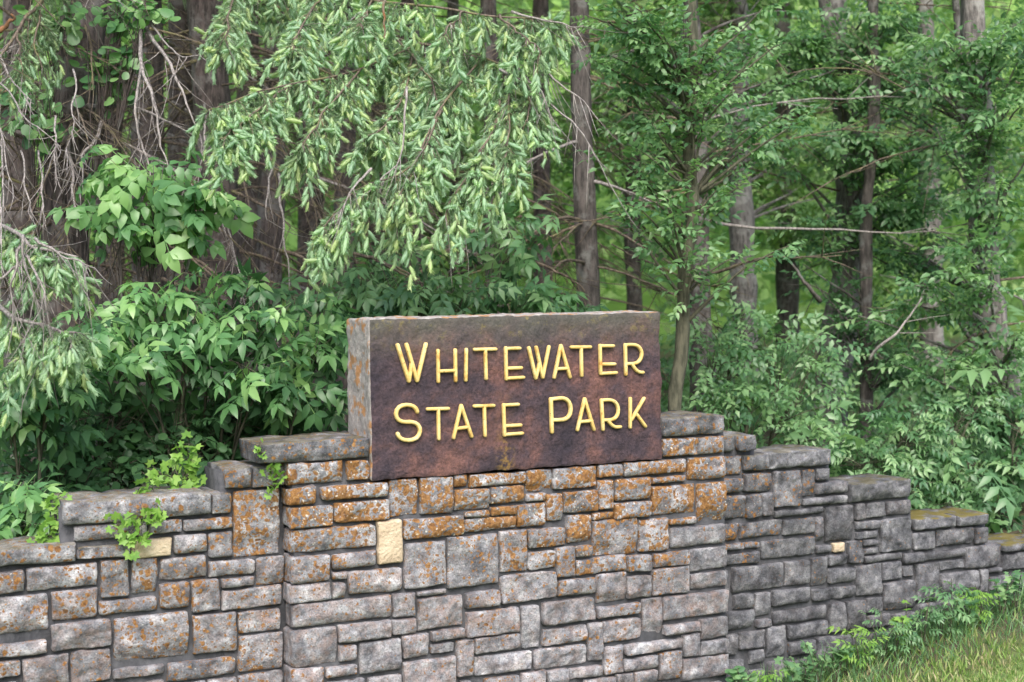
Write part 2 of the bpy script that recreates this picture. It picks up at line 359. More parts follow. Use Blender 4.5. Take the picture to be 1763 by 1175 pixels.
CENTRE = [('X', 446, 765, 634, 787, 'c'), ('E', 110, 120, 660, 290), ('E', 695, 90, 915, 265), ('E', 105, 365, 380, 515), ('E', 430, 355, 1105, 435),
 ('E', 120, 567, 555, 735), ('E', 575, 515, 1120, 670), ('E', 1135, 285, 1415, 630), ('E', 1440, 265, 1774, 600),
 ('E', 130, 800, 1000, 945), ('E', 1008, 705, 1258, 1108, 'b'), ('E', 1280, 685, 1874, 830), ('E', 130, 1070, 525, 1290),
 ('E', 550, 1035, 990, 1135), ('F', 552, 66, 690, 130), ('F', 715, 68, 1255, 240), ('F', 130, 212, 540, 340), ('F', 560, 185, 685, 325),
 ('E', 1285, 935, 1700, 1335), ('F', 1410, 265, 1700, 277), ('G', 70, 870, 588, 1322), ('F', 145, 408, 1145, 515),
 ('F', 1160, 290, 1390, 505), ('F', 1165, 560, 1400, 670), ('F', 615, 612, 1145, 715), ('F', 140, 672, 595, 985),
 ('F', 625, 820, 800, 950), ('F', 830, 790, 1245, 1045), ('F', 1265, 715, 1525, 910), ('F', 490, 1038, 800, 1100),
 ('F', 140, 1062, 460, 1250), ('F', 920, 1142, 1250, 1260), ('F', 1420, 345, 1869, 595),
 ('H', -94, 670, 240, 722), ('H', -94, 806, 140, 860), ('H', -370, 987, 155, 1200), ('H', 165, 770, 338, 1105),
 ('H', 250, 272, 600, 400), ('H', 615, 115, 1170, 315), ('H', 265, 480, 790, 660), ('H', 810, 415, 1005, 820),
 ('H', 350, 745, 810, 830), ('H', 352, 937, 915, 1040), ('H', 1035, 375, 1560, 540), ('H', 1040, 652, 1485, 760),
 ('H', 945, 862, 1480, 985), ('H', 1500, 590, 1640, 955), ('H', 450, 1150, 800, 1260), ('H', 820, 1097, 1065, 1230),
 ('H', 1085, 1072, 1300, 1200), ('H', 1310, 1048, 1640, 1110), ('H', 1195, 157, 1570, 270), ('K', 175, 92, 470, 345),
 ('K', 185, 425, 610, 475), ('K', 245, 567, 625, 735), ('K', 250, 832, 440, 1085), ('K', 640, 347, 840, 700),
 ('K', 850, 322, 1495, 470), ('K', 855, 612, 1215, 660), ('K', 1225, 547, 1500, 715), ('K', 465, 810, 1035, 830),
 ('K', 1050, 706, 1215, 910), ('K', 1230, 775, 1510, 875), ('K', 455, 952, 790, 1030), ('K', 805, 887, 1030, 1140),
 ('K', 1040, 962, 1510, 1105), ('K', 555, 1077, 785, 1190), ('K', 375, 1102, 540, 1220), ('K', 60, 1162, 365, 1230),
 ('G', 140, 237, 275, 345), ('G', 290, 237, 850, 310), ('G', 145, 385, 490, 560), ('G', 510, 362, 850, 490),
 ('G', 870, 187, 1130, 385), ('G', 1145, 167, 1575, 340), ('G', 245, 610, 490, 635), ('G', 510, 555, 765, 615),
 ('G', 870, 427, 1055, 480), ('G', 245, 682, 770, 765), ('G', 780, 537, 1055, 735), ('G', 1075, 427, 1235, 680),
 ('G', 1250, 402, 1590, 585), ('G', 605, 802, 875, 1190), ('G', 885, 787, 1275, 935), ('G', 1282, 647, 1530, 900),
 ('G', 890, 1017, 1165, 1160), ('G', 1178, 967, 1360, 1240), ('G', 1375, 957, 1530, 1045), ('J', -35, 610, 470, 715),
 ('J', 135, 237, 580, 545), ('J', 130, 147, 335, 195), ('I', 70, 602, 320, 705), ('I', 335, 577, 955, 665),
 ('I', 65, 762, 215, 1030), ('I', 235, 747, 590, 925), ('I', 615, 730, 955, 760), ('I', 985, 527, 1345, 725),
 ('I', 615, 822, 1055, 1070), ('I', 235, 987, 600, 1105), ('I', 1075, 787, 1360, 1155), ('I', 725, 337, 1065, 480),
 ('I', 1078, 322, 1338, 468), ('I', 710, 122, 1330, 268, 'c'), ('J', 600, 217, 900, 505), ('J', 915, 207, 1190, 240),
 ('J', 925, 302, 1470, 440), ('J', 492, 577, 725, 720), ('J', 750, 557, 1100, 655), ('J', 1115, 517, 1490, 690),
 ('J', 480, 792, 720, 985), ('J', 735, 712, 1105, 930), ('J', 1120, 767, 1490, 880)]
RIGHT = [('I', 1300, 305, 1440, 455, 'c'), ('I', 1455, 302, 1640, 440, 'c'), ('J', 1420, 262, 1605, 415), ('I', 1300, 510, 1525, 693), ('L', 20, 510, 240, 630),
 ('L', 250, 262, 475, 400, 'c'), ('L', 488, 240, 1115, 355, 'c'), ('L', 250, 452, 535, 615), ('L', 20, 690, 265, 897), ('L', 275, 667, 425, 882),
 ('L', 435, 647, 545, 870), ('L', 555, 432, 835, 770), ('L', 847, 412, 970, 670), ('L', 982, 402, 1115, 515), ('L', 990, 547, 1295, 640),
 ('L', 852, 702, 1290, 735), ('X', 1463, 833.5, 1568, 856, 'c'), ('L', 215, 947, 640, 1065), ('L', 655, 917, 965, 1045),
 ('L', 560, 830, 1055, 850), ('L', 977, 887, 1063, 1130), ('L', 1080, 792, 1365, 1110), ('L', 1385, 942, 1620, 1085),
 ('N', 75, 47, 165, 205), ('N', 175, 42, 380, 180), ('N', 387, 32, 635, 150), ('M', 30, 55, 245, 90), ('M', 260, 32, 415, 80),
 ('M', 30, 155, 405, 225), ('M', 430, 18, 968, 145), ('M', 135, 287, 655, 480), ('M', 670, 222, 920, 445), ('M', 937, 182, 1095, 460),
 ('M', 990, 67, 1145, 130), ('M', 1150, 37, 1265, 120, 'b'), ('M', 1105, 162, 1290, 240), ('M', 1305, 22, 1450, 225), ('M', 1460, 12, 1615, 125),
 ('N', 150, 580, 540, 610), ('M', 1110, 302, 1370, 420), ('M', 945, 512, 1380, 580), ('M', 1387, 267, 1645, 545), ('M', 150, 567, 350, 690),
 ('M', 365, 542, 525, 770), ('M', 545, 522, 930, 630), ('M', 545, 732, 1095, 800), ('M', 60, 745, 355, 890), ('M', 380, 817, 530, 870),
 ('M', 1110, 652, 1275, 920), ('M', 1285, 627, 1485, 895), ('M', 1490, 592, 1650, 730), ('M', 205, 942, 465, 1090), ('M', 70, 965, 190, 1170),
 ('M', 480, 892, 680, 1180), ('M', 700, 872, 1110, 960), ('M', 310, 1122, 470, 1250), ('M', 710, 1042, 975, 1150), ('M', 985, 1002, 1335, 1180),
 ('M', 1345, 962, 1600, 1100), ('M', 1500, 772, 1740, 870), ('N', 80, 242, 310, 385), ('N', 330, 212, 645, 510), ('N', 150, 422, 305, 545),
 ('N', 650, 203, 1065, 275, 'c'), ('N', 1085, 168, 1390, 245, 'c'), ('N', 660, 347, 885, 500), ('N', 900, 322, 1260, 445), ('N', 1280, 287, 1405, 440),
 ('N', 555, 552, 755, 640), ('N', 765, 542, 1170, 580), ('N', 1185, 487, 1535, 670), ('N', 345, 642, 540, 805), ('N', 560, 687, 665, 775),
 ('N', 685, 657, 905, 1000), ('N', 355, 852, 680, 1105), ('N', 915, 637, 1170, 695), ('N', 930, 762, 1320, 940), ('N', 1325, 717, 1415, 940),
 ('N', 1425, 702, 1550, 735), ('N', 1555, 462, 1950, 490, 'c'), ('N', 1560, 562, 1900, 680), ('N', 1440, 792, 1640, 900)]

wall = thing('stone_wall', 'stepped grey ashlar stone wall with orange lichen, carrying the park sign', 'wall', (0, 0.15, 0)); wall['kind'] = 'thing'

def trace(rows, Y):
    out = []
    for c, x0, y0, x1, y1, *k in rows:
        a = on_plane(*cpx(c, x0, y0), Y); b = on_plane(*cpx(c, x1, y1), Y)
        out.append([a[0], b[0], b[2], a[2], k[0] if k else 's'])
    J = 0.009
    for i in range(len(out)):                       # trim where two measured stones run into each other
        for j in range(i):
            p, q = out[i], out[j]
            ox = min(p[1], q[1]) - max(p[0], q[0]); oz = min(p[3], q[3]) - max(p[2], q[2])
            if ox > -J and oz > -J:
                if ox < oz:
                    lo, hi = (p, q) if p[0] < q[0] else (q, p); mid = (lo[1]+hi[0])/2; lo[1] = mid-J/2; hi[0] = mid+J/2
                else:
                    lo, hi = (p, q) if p[2] < q[2] else (q, p); mid = (lo[3]+hi[2])/2; lo[3] = mid-J/2; hi[2] = mid+J/2
    return [s for s in out if s[1]-s[0] > 0.025 and s[3]-s[2] > 0.02]

def fill(stones, xa, xb, top_of, bottom_of):
    """fill the unseen lower courses with more stones of the same sizes"""
    c = 0.01; nx = int((xb-xa)/c); zlo, zhi = -0.15, 2.3; nz = int((zhi-zlo)/c)
    occ = np.zeros((nx, nz), bool); xs = xa+(np.arange(nx)+.5)*c; zs = zlo+(np.arange(nz)+.5)*c
    for i, x in enumerate(xs):
        occ[i, zs > top_of(x)-0.01] = True; occ[i, zs < bottom_of(x)] = True
    def mark(s):
        j = 0.016
        occ[max(0, int((s[0]-j-xa)/c)):max(0, int(math.ceil((s[1]+j-xa)/c))), max(0, int((s[2]-j-zlo)/c)):max(0, int(math.ceil((s[3]+j-zlo)/c)))] = True
    for s in stones: mark(s)
    new = []; R = random.Random(3)
    for k in range(nz-1, -1, -1):
        i = 0
        while i < nx-6:
            if occ[i, k]: i += 1; continue
            h = 0
            tw, th = R.randint(13, 34), R.randint(8, 17)
            w_ = 0
            while i+w_ < nx and w_ < tw and not occ[i+w_, k]: w_ += 1
            while k-h >= 0 and h < th and not occ[i:i+w_, k-h].any(): h += 1
            if w_ >= 6 and h >= 5:
                s = [xs[i], xs[i+w_-1], zs[k-h+1], zs[k], 's']; new.append(s); mark(s); i += w_
            else: i += 1
    return new

def fbm(p, o=4): return mnoise.fractal(p, 0.8, 2.1, o, noise_basis='PERLIN_ORIGINAL')
def make_stone(x0, x1, z0, z1, yf, depth, seed, coping=False, smooth_face=False, open_side=False):
    R = random.Random(seed); so_ = Vector((R.uniform(-50, 50), R.uniform(-50, 50), R.uniform(-50, 50)))
    w_, h_ = x1-x0, z1-z0
    nx = max(7, min(44, 4+int(w_/0.0125))); nz = max(7, min(30, 4+int(h_/0.0125)))
    rough = R.uniform(0.5, 1.25)*(0.25 if smooth_face else 1.0); bulge = R.uniform(0.001, 0.008)
    spall = 0 if smooth_face else (R.uniform(0.25, 0.8) if R.random() < 0.7 else 0.0); sv = R.uniform(0.22, 0.42)
    tilt = R.uniform(-0.05, 0.05)*(0.3 if smooth_face else 1)
    rc0 = min(0.008, 0.15*min(w_, h_))
    rcs = [min(0.35*min(w_, h_), rc0*R.uniform(0.5, 1.4)+(R.uniform(0.006, 0.022) if R.random() < 0.22 and not smooth_face else 0)) for _ in range(4)]
    wob = [Vector((R.uniform(-9, 9), R.uniform(-9, 9), R.uniform(-9, 9))) for _ in range(2)]; wa = R.uniform(0.003, 0.008)
    def spaced(n_, L):                     # finer spacing towards the rim, so that the arris is crisp
        e = min(0.004/L, 0.06); f_ = min(0.010/L, 0.14)
        return np.concatenate([[0, e], np.linspace(f_, 1-f_, n_-4), [1-e, 1]])
    us, vs_ = spaced(nx, w_), spaced(nz, h_)
    V = []
    for i in range(nx):
        for j in range(nz):
            u, v = us[i], vs_[j]
            x, z = x0+u*w_, z0+v*h_
            p = Vector((x, 0.3, z))+so_
            du, dv = min(u, 1-u)*w_, min(v, 1-v)*h_
            rc = rcs[(u > .5)+2*(v > .5)]
            # rounded or broken corner of the outline
            if du < rc and dv < rc:
                cu, cv = 1-du/rc, 1-dv/rc; L = max(1.0, math.hypot(cu, cv)/1.0)
                k = (1-1/L)*rc
                x += k*cu/max(math.hypot(cu, cv), 1e-6)*(1 if u < .5 else -1); z += k*cv/max(math.hypot(cu, cv), 1e-6)*(1 if v < .5 else -1)
            e = min(du, dv); rim = 0.008 if not smooth_face else 0.006
            t = max(0.0, 1-e/rim); y = 0.011*t**2*(0.6+0.8*abs(mnoise.noise(p*14)))
            x += wa*mnoise.noise(Vector((0, 0, z*9))+wob[0 if u < .5 else 1])*abs(2*u-1); z += wa*mnoise.noise(Vector((x*6, 0, 0))+wob[1 if v < .5 else 0])*abs(2*v-1)
            if e < 1e-6:
                x += 0.004*mnoise.noise(p*18); z += 0.004*mnoise.noise(p*19+Vector((9, 0, 0)))
            y -= bulge*(1-t)*math.sin(math.pi*min(1, max(0, u)))**0.5*math.sin(math.pi*min(1, max(0, v)))**0.5
            y += rough*(0.010*fbm(p*9)+0.005*fbm(p*30, 3))
            # conchoidal step
            rg = mnoise.noise(p*7+Vector((3, 1, 4)))
            y += rough*0.007*(1 if rg > 0.12 else 0 if rg < 0 else rg/0.12)*(1-t)
            if spall:
                line = sv+0.16*mnoise.noise(Vector((x*8, 1.7, 0))+so_)
                if v < line: y += spall*min(0.055, (line-v)*h_*0.75)
            y += tilt*(u-.5)*min(w_, .2)
            V.append((x, yf+y, z))
    F = []
    for i in range(nx-1):
        for j in range(nz-1):
            a = i*nz+j; F += [(a, a+nz, a+nz+1), (a, a+nz+1, a+1)]
    ring = [i*nz for i in range(nx)]+[(nx-1)*nz+j for j in range(1, nz)]+[i*nz+nz-1 for i in range(nx-2, -1, -1)]+[j for j in range(nz-2, 0, -1)]
    steps = [0.25, 0.5, 0.75, 1.0] if (coping or open_side) else [1.0]
    prev = ring; cx_, cz_ = (x0+x1)/2, (z0+z1)/2
    for s in steps:
        cur = []
        for a in ring:
            x, y, z = V[a]; yy = y+(yf+depth-y)*s
            k = 0.0 if s == 1 and not coping else 0.010
            q = Vector((x*7, yy*7, z*7))+so_
            x2 = x+k*fbm(q, 3)*1.2; z2 = z+k*fbm(q+Vector((5, 5, 5)), 3)*1.2
            cur.append(len(V)); V.append((x2, yy, z2))
        n_ = len(ring)
        for k in range(n_):
            a, b_, c_, d_ = prev[k], prev[(k+1) % n_], cur[(k+1) % n_], cur[k]
            F += [(a, c_, b_), (a, d_, c_)]
        prev = cur
    ctr = len(V); V.append((cx_, yf+depth, cz_))
    for k in range(len(prev)): F.append((prev[k], ctr, prev[(k+1) % len(prev)]))
    return V, F

def px_of(p):
    q = np.asarray(p)-CAM; z = q@FW; return PW/2+FL*(q@RT)/z, PH/2-FL*(q@UP)/z
n_st = 0
def lay(stones, Y, section):
    global n_st
    R = random.Random(hash(section) % 1000 if False else len(section)*17)
    xmin_open = [s[0] for s in stones if s[4] == 'c']
    rest = MB()
    for s in stones:
        cope = s[4] == 'c'; beige = s[4] == 'b'
        x0, x1, z0, z1 = s[:4]
        X, Zc = (x0+x1)/2, (z0+z1)/2; px, py = px_of((X, Y, Zc))
        # is the left end of this stone open to the air?  (nothing beside it)
        op = not any(o is not s and o[1] <= x0+0.03 and o[1] > x0-0.10 and o[2] < Zc < o[3] for o in stones)
        depth = THICK if cope else (THICK-0.03 if op and section != 'centre' else (0.2 if op else 0.11))
        pro = R.uniform(-0.006, 0.008) + (0.014 if cope else 0)
        g_ = 0.001 if section != 'right' else -0.001
        V, F = make_stone(x0-g_, x1+g_, z0-g_, z1+g_, Y-pro, depth, 1000+n_st, cope, beige, op)
        n_st += 1
        if not cope and not (-30 < px < PW+30 and py < PH+25):      # outside the picture: joined
            rest.add(V, F); continue
        mb = MB(); mb.add(V, F)
        o = mb.build('coping_stone' if cope else 'stone', M_BEIGE if beige else (M_COPE if cope else M_STONE), wall, True)
        r = R.random
        if section == 'left':
            li = 0.26+0.26*r()+0.08*(px > 180)+(0.25 if 400 < px < 485 and 840 < py < 970 else 0); tone = 0.52+0.30*r(); warm = 0.25+0.7*r() if py > 1000 else 0.15+0.3*r()
        elif section == 'centre':
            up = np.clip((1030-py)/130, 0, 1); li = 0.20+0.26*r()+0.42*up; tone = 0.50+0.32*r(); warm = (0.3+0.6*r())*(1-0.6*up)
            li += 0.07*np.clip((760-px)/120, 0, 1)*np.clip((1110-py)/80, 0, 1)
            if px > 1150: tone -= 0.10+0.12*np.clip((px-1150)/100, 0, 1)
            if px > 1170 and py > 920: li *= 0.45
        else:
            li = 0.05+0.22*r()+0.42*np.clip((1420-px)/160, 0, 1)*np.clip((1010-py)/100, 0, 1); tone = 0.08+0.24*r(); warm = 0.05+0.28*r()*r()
        if cope: tone = (0.18 if section != 'left' else 0.50)+0.12*r(); li = min(li, 0.42); warm *= 0.4
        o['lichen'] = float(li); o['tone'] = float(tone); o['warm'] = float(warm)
        o['moss'] = float(0.9 if px > 1550 else 0.35) if cope else 0.0
    if rest.v:
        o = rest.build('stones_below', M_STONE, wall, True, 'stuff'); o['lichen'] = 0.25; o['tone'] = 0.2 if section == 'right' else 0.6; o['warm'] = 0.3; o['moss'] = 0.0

def top_fn(stones):
    def f(x):
        z = [s[3] for s in stones if s[0]-0.012 <= x <= s[1]+0.012]
        return max(z) if z else -9
    return f
def core(stones, Y, xa, xb, name, extra=0.0, back=None):
    """recessed mortar bed behind the stone faces, stepped like the wall"""
    f = top_fn(stones); mb = MB(); step = 0.02; runs = []
    x = xa
    while x < xb-1e-6:
        t = round(f(x+step/2), 2)
        if runs and abs(runs[-1][2]-t) < 0.045: runs[-1][1] = x+step; runs[-1][2] = min(runs[-1][2], t)
        else: runs.append([x, x+step, t])
        x += step
    for a, b_, t in runs:
        if t < -1: continue
        lo, hi = -0.25, t-0.012
        y0, y1 = Y+0.034, (back if back else Y+THICK-0.02)
        V = [(a, y0, lo), (b_, y0, lo), (b_, y0, hi), (a, y0, hi), (a, y1, lo), (b_, y1, lo), (b_, y1, hi), (a, y1, hi)]
        F = [(0, 1, 2), (0, 2, 3), (5, 4, 7), (5, 7, 6), (4, 0, 3), (4, 3, 7), (1, 5, 6), (1, 6, 2), (3, 2, 6), (3, 6, 7)]
        mb.add(V, F)
    return mb.build(name, M_MORTAR, wall)

SL, SC, SR = trace(LEFT, WING), trace(CENTRE, 0.0), trace(RIGHT, WING)
xl = min(s[0] for s in SC if s[4] == 's'); xr = max(s[1] for s in SC if s[4] == 's')
xfar = min(s[0] for s in SL)
zc = [s for s in SL if s[4] == 'c' and s[0] < xfar+0.02][0]
SL.append([xfar-0.62, xfar-0.015, zc[2]-0.005, zc[3]-0.01, 'c']); SL.append([xfar-1.2, xfar-0.635, zc[2]-0.01, zc[3]-0.005, 'c'])
xre = max(s[1] for s in SR); zr = max(SR, key=lambda s: s[1])
cR = [s for s in SR if s[4] == 'c' and s[1] > xre-0.25][0]
SR.append([cR[1]+0.015, cR[1]+0.6, cR[2]-0.006, cR[3]-0.004, 'c']); SR.append([cR[1]+0.615, cR[1]+1.1, cR[2]-0.01, cR[3]-0.012, 'c'])
# clip the wings where they run behind the projecting centre
SL = [s for s in SL if s[0] < xl]; 
SIGN_X0, SIGN_X1 = -0.80, 0.80
SIGN_Z0, SIGN_Z1 = EYE-0.897, EYE-0.140
tc0 = top_fn(SC)
tC = lambda x: min(tc0(x), SIGN_Z0) if SIGN_X0-0.01 < x < SIGN_X1+0.01 else tc0(x)
gz = lambda x: float(ground_z(x, 0))-0.10
NL = fill(SL, min(s[0] for s in SL), xl-0.012, top_fn(SL), gz)
NC = fill(SC, xl, xr, tC, gz)
NR = fill(SR, xr-0.06, max(s[1] for s in SR), top_fn(SR), gz)
print('stones', len(SL), len(SC), len(SR), 'filled', len(NL), len(NC), len(NR))
lay(SL+NL, WING, 'left'); lay(SC+NC, 0.0, 'centre'); lay(SR+NR, WING, 'right')
core(SL+NL, WING, min(s[0] for s in SL)+0.02, xl+0.05, 'mortar')
core([s for s in SC+NC], 0.0, xl+0.03, xr-0.01, 'mortar', back=WING+THICK-0.02)
core(SR+NR, WING, xr-0.02, max(s[1] for s in SR)-0.02, 'mortar')

# ------------------------------------------------------------------ the sign block
def sign_materials():
    m, n, l, b = new_mat('red_aggregate_concrete')
    geo = n.new('ShaderNodeNewGeometry'); pos = geo.outputs['Position']
    med = noise_(n, l, pos, 3.2, 6, 0.62)
    r = ramp(n, [(0.36, (0.030, 0.024, 0.034)), (0.48, (0.058, 0.040, 0.049)), (0.57, (0.108, 0.058, 0.056)), (0.70, (0.185, 0.092, 0.077))]); l.new(med, r.inputs[0])
    f = noise_(n, l, pos, 70, 4, 0.75)
    fr = ramp(n, [(0.3, (0.45, 0.45, 0.47)), (0.5, (1, 1, 1)), (0.72, (1.5, 1.42, 1.35))]); l.new(f, fr.inputs[0])
    c = mixc(n, l, 1.0, r.outputs[0], fr.outputs[0], 'MULTIPLY')
    sx = n.new('ShaderNodeSeparateXYZ'); l.new(pos, sx.inputs[0])
    # soot-grey weather stain and yellow lichen growing down from the top edge
    hz = N(n, 'ShaderNodeMapRange', i_From_Min=SIGN_Z1-0.30, i_From_Max=SIGN_Z1-0.02); l.new(sx.outputs[2], hz.inputs[0])
    st = math_(n, l, 'MULTIPLY', math_(n, l, 'ADD', hz.outputs[0], math_(n, l, 'MULTIPLY', math_(n, l, 'SUBTRACT', noise_(n, l, pos, 5, 5), 0.5), 1.6)), hz.outputs[0], True)
    c = mixc(n, l, math_(n, l, 'MULTIPLY', st, 0.95), c, mixc(n, l, f, (0.03, 0.03, 0.03), (0.135, 0.128, 0.11)))
    ym = ramp(n, [(0.55, (0, 0, 0)), (0.64, (1, 1, 1))]); l.new(noise_(n, l, pos, 16, 5, 0.75), ym.inputs[0])
    yb = N(n, 'ShaderNodeMapRange', i_From_Min=SIGN_Z1-0.20, i_From_Max=SIGN_Z1); l.new(sx.outputs[2], yb.inputs[0])
    c = mixc(n, l, math_(n, l, 'MULTIPLY', math_(n, l, 'MULTIPLY', ym.outputs[0], yb.outputs[0]), 0.7), c, (0.20, 0.165, 0.06))
    # a lichen streak below the middle
    cx = math_(n, l, 'ABSOLUTE', math_(n, l, 'ADD', sx.outputs[0], 0.10)); cs = math_(n, l, 'SUBTRACT', 1.0, math_(n, l, 'MULTIPLY', cx, 16.0), True)
    zs_ = N(n, 'ShaderNodeMapRange', i_From_Min=SIGN_Z0+0.40, i_From_Max=SIGN_Z0); l.new(sx.outputs[2], zs_.inputs[0])
    sm = ramp(n, [(0.46, (0, 0, 0)), (0.60, (1, 1, 1))]); l.new(noise_(n, l, pos, 34, 4, 0.7), sm.inputs[0])
    c = mixc(n, l, math_(n, l, 'MULTIPLY', math_(n, l, 'MULTIPLY', cs, zs_.outputs[0]), math_(n, l, 'MULTIPLY', sm.outputs[0], 0.8)), c, (0.28, 0.17, 0.04))
    l.new(c, b.inputs['Base Color']); b.inputs['Roughness'].default_value = 0.85; b.inputs['Specular IOR Level'].default_value = 0.3
    b1 = N(n, 'ShaderNodeBump', i_Strength=0.9, i_Distance=0.012); l.new(noise_(n, l, pos, 48, 6, 0.7), b1.inputs['Height']); l.new(b1.outputs[0], b.inputs['Normal'])
    m2, n, l, b = new_mat('grey_cast_concrete')
    geo = n.new('ShaderNodeNewGeometry'); pos = geo.outputs['Position']
    r = ramp(n, [(0.3, (0.17, 0.155, 0.15)), (0.55, (0.33, 0.305, 0.29)), (0.75, (0.50, 0.47, 0.45))]); l.new(noise_(n, l, pos, 30, 6, 0.7), r.inputs[0])
    om = ramp(n, [(0.53, (0, 0, 0)), (0.59, (1, 1, 1))]); l.new(noise_(n, l, pos, 13, 4, 0.6), om.inputs[0])
    c = mixc(n, l, math_(n, l, 'MULTIPLY', om.outputs[0], 0.8), r.outputs[0], (0.36, 0.16, 0.035))
    l.new(c, b.inputs['Base Color']); b.inputs['Roughness'].default_value = 0.9
    b1 = N(n, 'ShaderNodeBump', i_Strength=0.8, i_Distance=0.008); l.new(noise_(n, l, pos, 60, 5, 0.7), b1.inputs['Height']); l.new(b1.outputs[0], b.inputs['Normal'])
    m3, n, l, b = new_mat('yellow_letter_paint')
    geo = n.new('ShaderNodeNewGeometry'); pos = geo.outputs['Position']
    r = ramp(n, [(0.33, (0.44, 0.22, 0.045)), (0.43, (0.60, 0.42, 0.14)), (0.60, (0.67, 0.52, 0.22)), (0.75, (0.62, 0.52, 0.30))]); l.new(noise_(n, l, pos, 14, 7, 0.7), r.inputs[0])
    chip = ramp(n, [(0.655, (0, 0, 0)), (0.69, (1, 1, 1))]); l.new(noise_(n, l, pos, 75, 3, 0.6), chip.inputs[0])
    c = mixc(n, l, chip.outputs[0], r.outputs[0], (0.12, 0.06, 0.03))
    l.new(c, b.inputs['Base Color']); b.inputs['Roughness'].default_value = 0.62
    bq = N(n, 'ShaderNodeBump', i_Strength=0.5, i_Distance=0.004); l.new(noise_(n, l, pos, 90, 4), bq.inputs['Height']); l.new(bq.outputs[0], b.inputs['Normal'])
    return m, m2, m3
M_RED, M_CONC, M_YEL = sign_materials()
sign = thing('park_sign', 'reddish concrete sign block with raised yellow WHITEWATER STATE PARK lettering', 'sign', (0, 0.16, SIGN_Z0))
def sign_block():
    """rounded cast block: a subdivided box, pressed round at the arrises and roughened"""
    x0, x1, y0, y1, z0, z1 = SIGN_X0, SIGN_X1, -0.004, 0.325, SIGN_Z0-0.012, SIGN_Z1
    nx, ny, nz = 130, 26, 62; mb = MB(); rad = 0.014
    def face(ox, ou, ov, nu, nv, mat):
        V = []; F = []
        for i in range(nu+1):
            for j in range(nv+1):
                p = np.array(ox)+np.array(ou)*i/nu+np.array(ov)*j/nv
                lo = np.array([x0, y0, z0])+rad; hi = np.array([x1, y1, z1])-rad
                c_ = np.clip(p, lo, hi); d = p-c_; L = np.linalg.norm(d)
                nrm = d/L if L > 0 else d
                q = c_+nrm*rad
                vv = Vector([float(k) for k in q])
                q = q+nrm*(0.0040*fbm(vv*22, 4)+0.006*fbm(vv*5, 3))
                V.append(q)
        for i in range(nu):
            for j in range(nv):
                a = i*(nv+1)+j; F += [(a, a+nv+1, a+nv+2), (a, a+nv+2, a+1)]
        mb.add(V, F, 0.5, mat)
    w_, d_, h_ = x1-x0, y1-y0, z1-z0
    face((x0, y0, z0), (w_, 0, 0), (0, 0, h_), nx, nz, 0)
    face((x0, y1, z0), (0, -d_, 0), (0, 0, h_), ny, nz, 1)
    face((x1, y0, z0), (0, d_, 0), (0, 0, h_), ny, nz, 1)
    face((x1, y1, z0), (-w_, 0, 0), (0, 0, h_), 40, nz, 1)
    face((x0, y0, z1), (w_, 0, 0), (0, d_, 0), nx, ny, 1)
    return mb.build('slab', [M_RED, M_CONC], sign, True)
sign_block()
P_, Q_ = (660, 570), (880, 570)
LETTERS = [
 ('w', P_, [[(133, 130), (237, 462)], [(237, 462), (264, 300)], [(215, 125), (313, 458)], [(313, 458), (393, 122)]]),
 ('h', P_, [[(505, 180), (508, 468)], [(663, 175), (668, 460)], [(508, 372), (665, 365)]]),
 ('i', P_, [[(765, 170), (761, 455)]]),
 ('t', P_, [[(840, 172), (1036, 168)], [(940, 170), (948, 440)]]),
 ('e', P_, [[(1128, 155), (1133, 445)], [(1128, 163), (1257, 160)], [(1130, 345), (1272, 340)], [(1133, 437), (1292, 428)]]),
 ('w', Q_, [[(165, 155), (230, 435)], [(230, 435), (264, 295)], [(233, 150), (293, 428)], [(293, 428), (350, 145)]]),
 ('a', Q_, [[(398, 430), (460, 135)], [(460, 135), (545, 425)], [(423, 350), (525, 345)]]),
 ('t', Q_, [[(555, 150), (732, 148)], [(645, 150), (652, 412)]]),
 ('e', Q_, [[(820, 132), (826, 396)], [(820, 138), (943, 138)], [(825, 307), (956, 305)], [(826, 393), (970, 385)]]),
 ('r', Q_, [[(1052, 125), (1058, 402)], [(1052, 130), (1115, 126), (1165, 138), (1198, 180), (1202, 225), (1185, 270), (1145, 298), (1060, 303)], [(1112, 303), (1145, 352), (1178, 378), (1216, 382)]]),
 ('s', P_, [[(315, 745), (295, 705), (250, 684), (200, 682), (150, 700), (122, 740), (122, 790), (150, 825), (200, 838), (265, 838), (312, 856), (338, 897), (335, 945), (305, 988), (250, 1006), (190, 1002), (150, 980), (133, 946)]]),
 ('t', P_, [[(408, 720), (600, 715)], [(507, 720), (512, 995)]]),
 ('a', P_, [[(648, 985), (718, 685)], [(718, 685), (815, 972)], [(672, 900), (785, 885)]]),
 ('t', P_, [[(838, 693), (1018, 687)], [(930, 690), (938, 965)]]),
 ('e', P_, [[(1108, 678), (1117, 962)], [(1108, 684), (1243, 677)], [(1112, 874), (1266, 867)], [(1117, 955), (1282, 942)]]),
 ('p', Q_, [[(368, 625), (378, 932)], [(368, 631), (430, 622), (490, 622), (532, 652), (550, 710), (540, 772), (502, 810), (440, 820), (375, 820)]]),
 ('a', Q_, [[(612, 912), (678, 625)], [(678, 625), (765, 907)], [(635, 837), (745, 828)]]),
 ('r', Q_, [[(833, 635), (848, 908)], [(833, 642), (880, 635), (930, 640), (970, 668), (987, 720), (980, 772), (950, 808), (900, 820), (842, 820)], [(893, 825), (928, 865), (963, 885), (1008, 882)]]),
 ('k', Q_, [[(1098, 620), (1098, 888)], [(1108, 820), (1225, 620)], [(1155, 765), (1238, 878)]])]
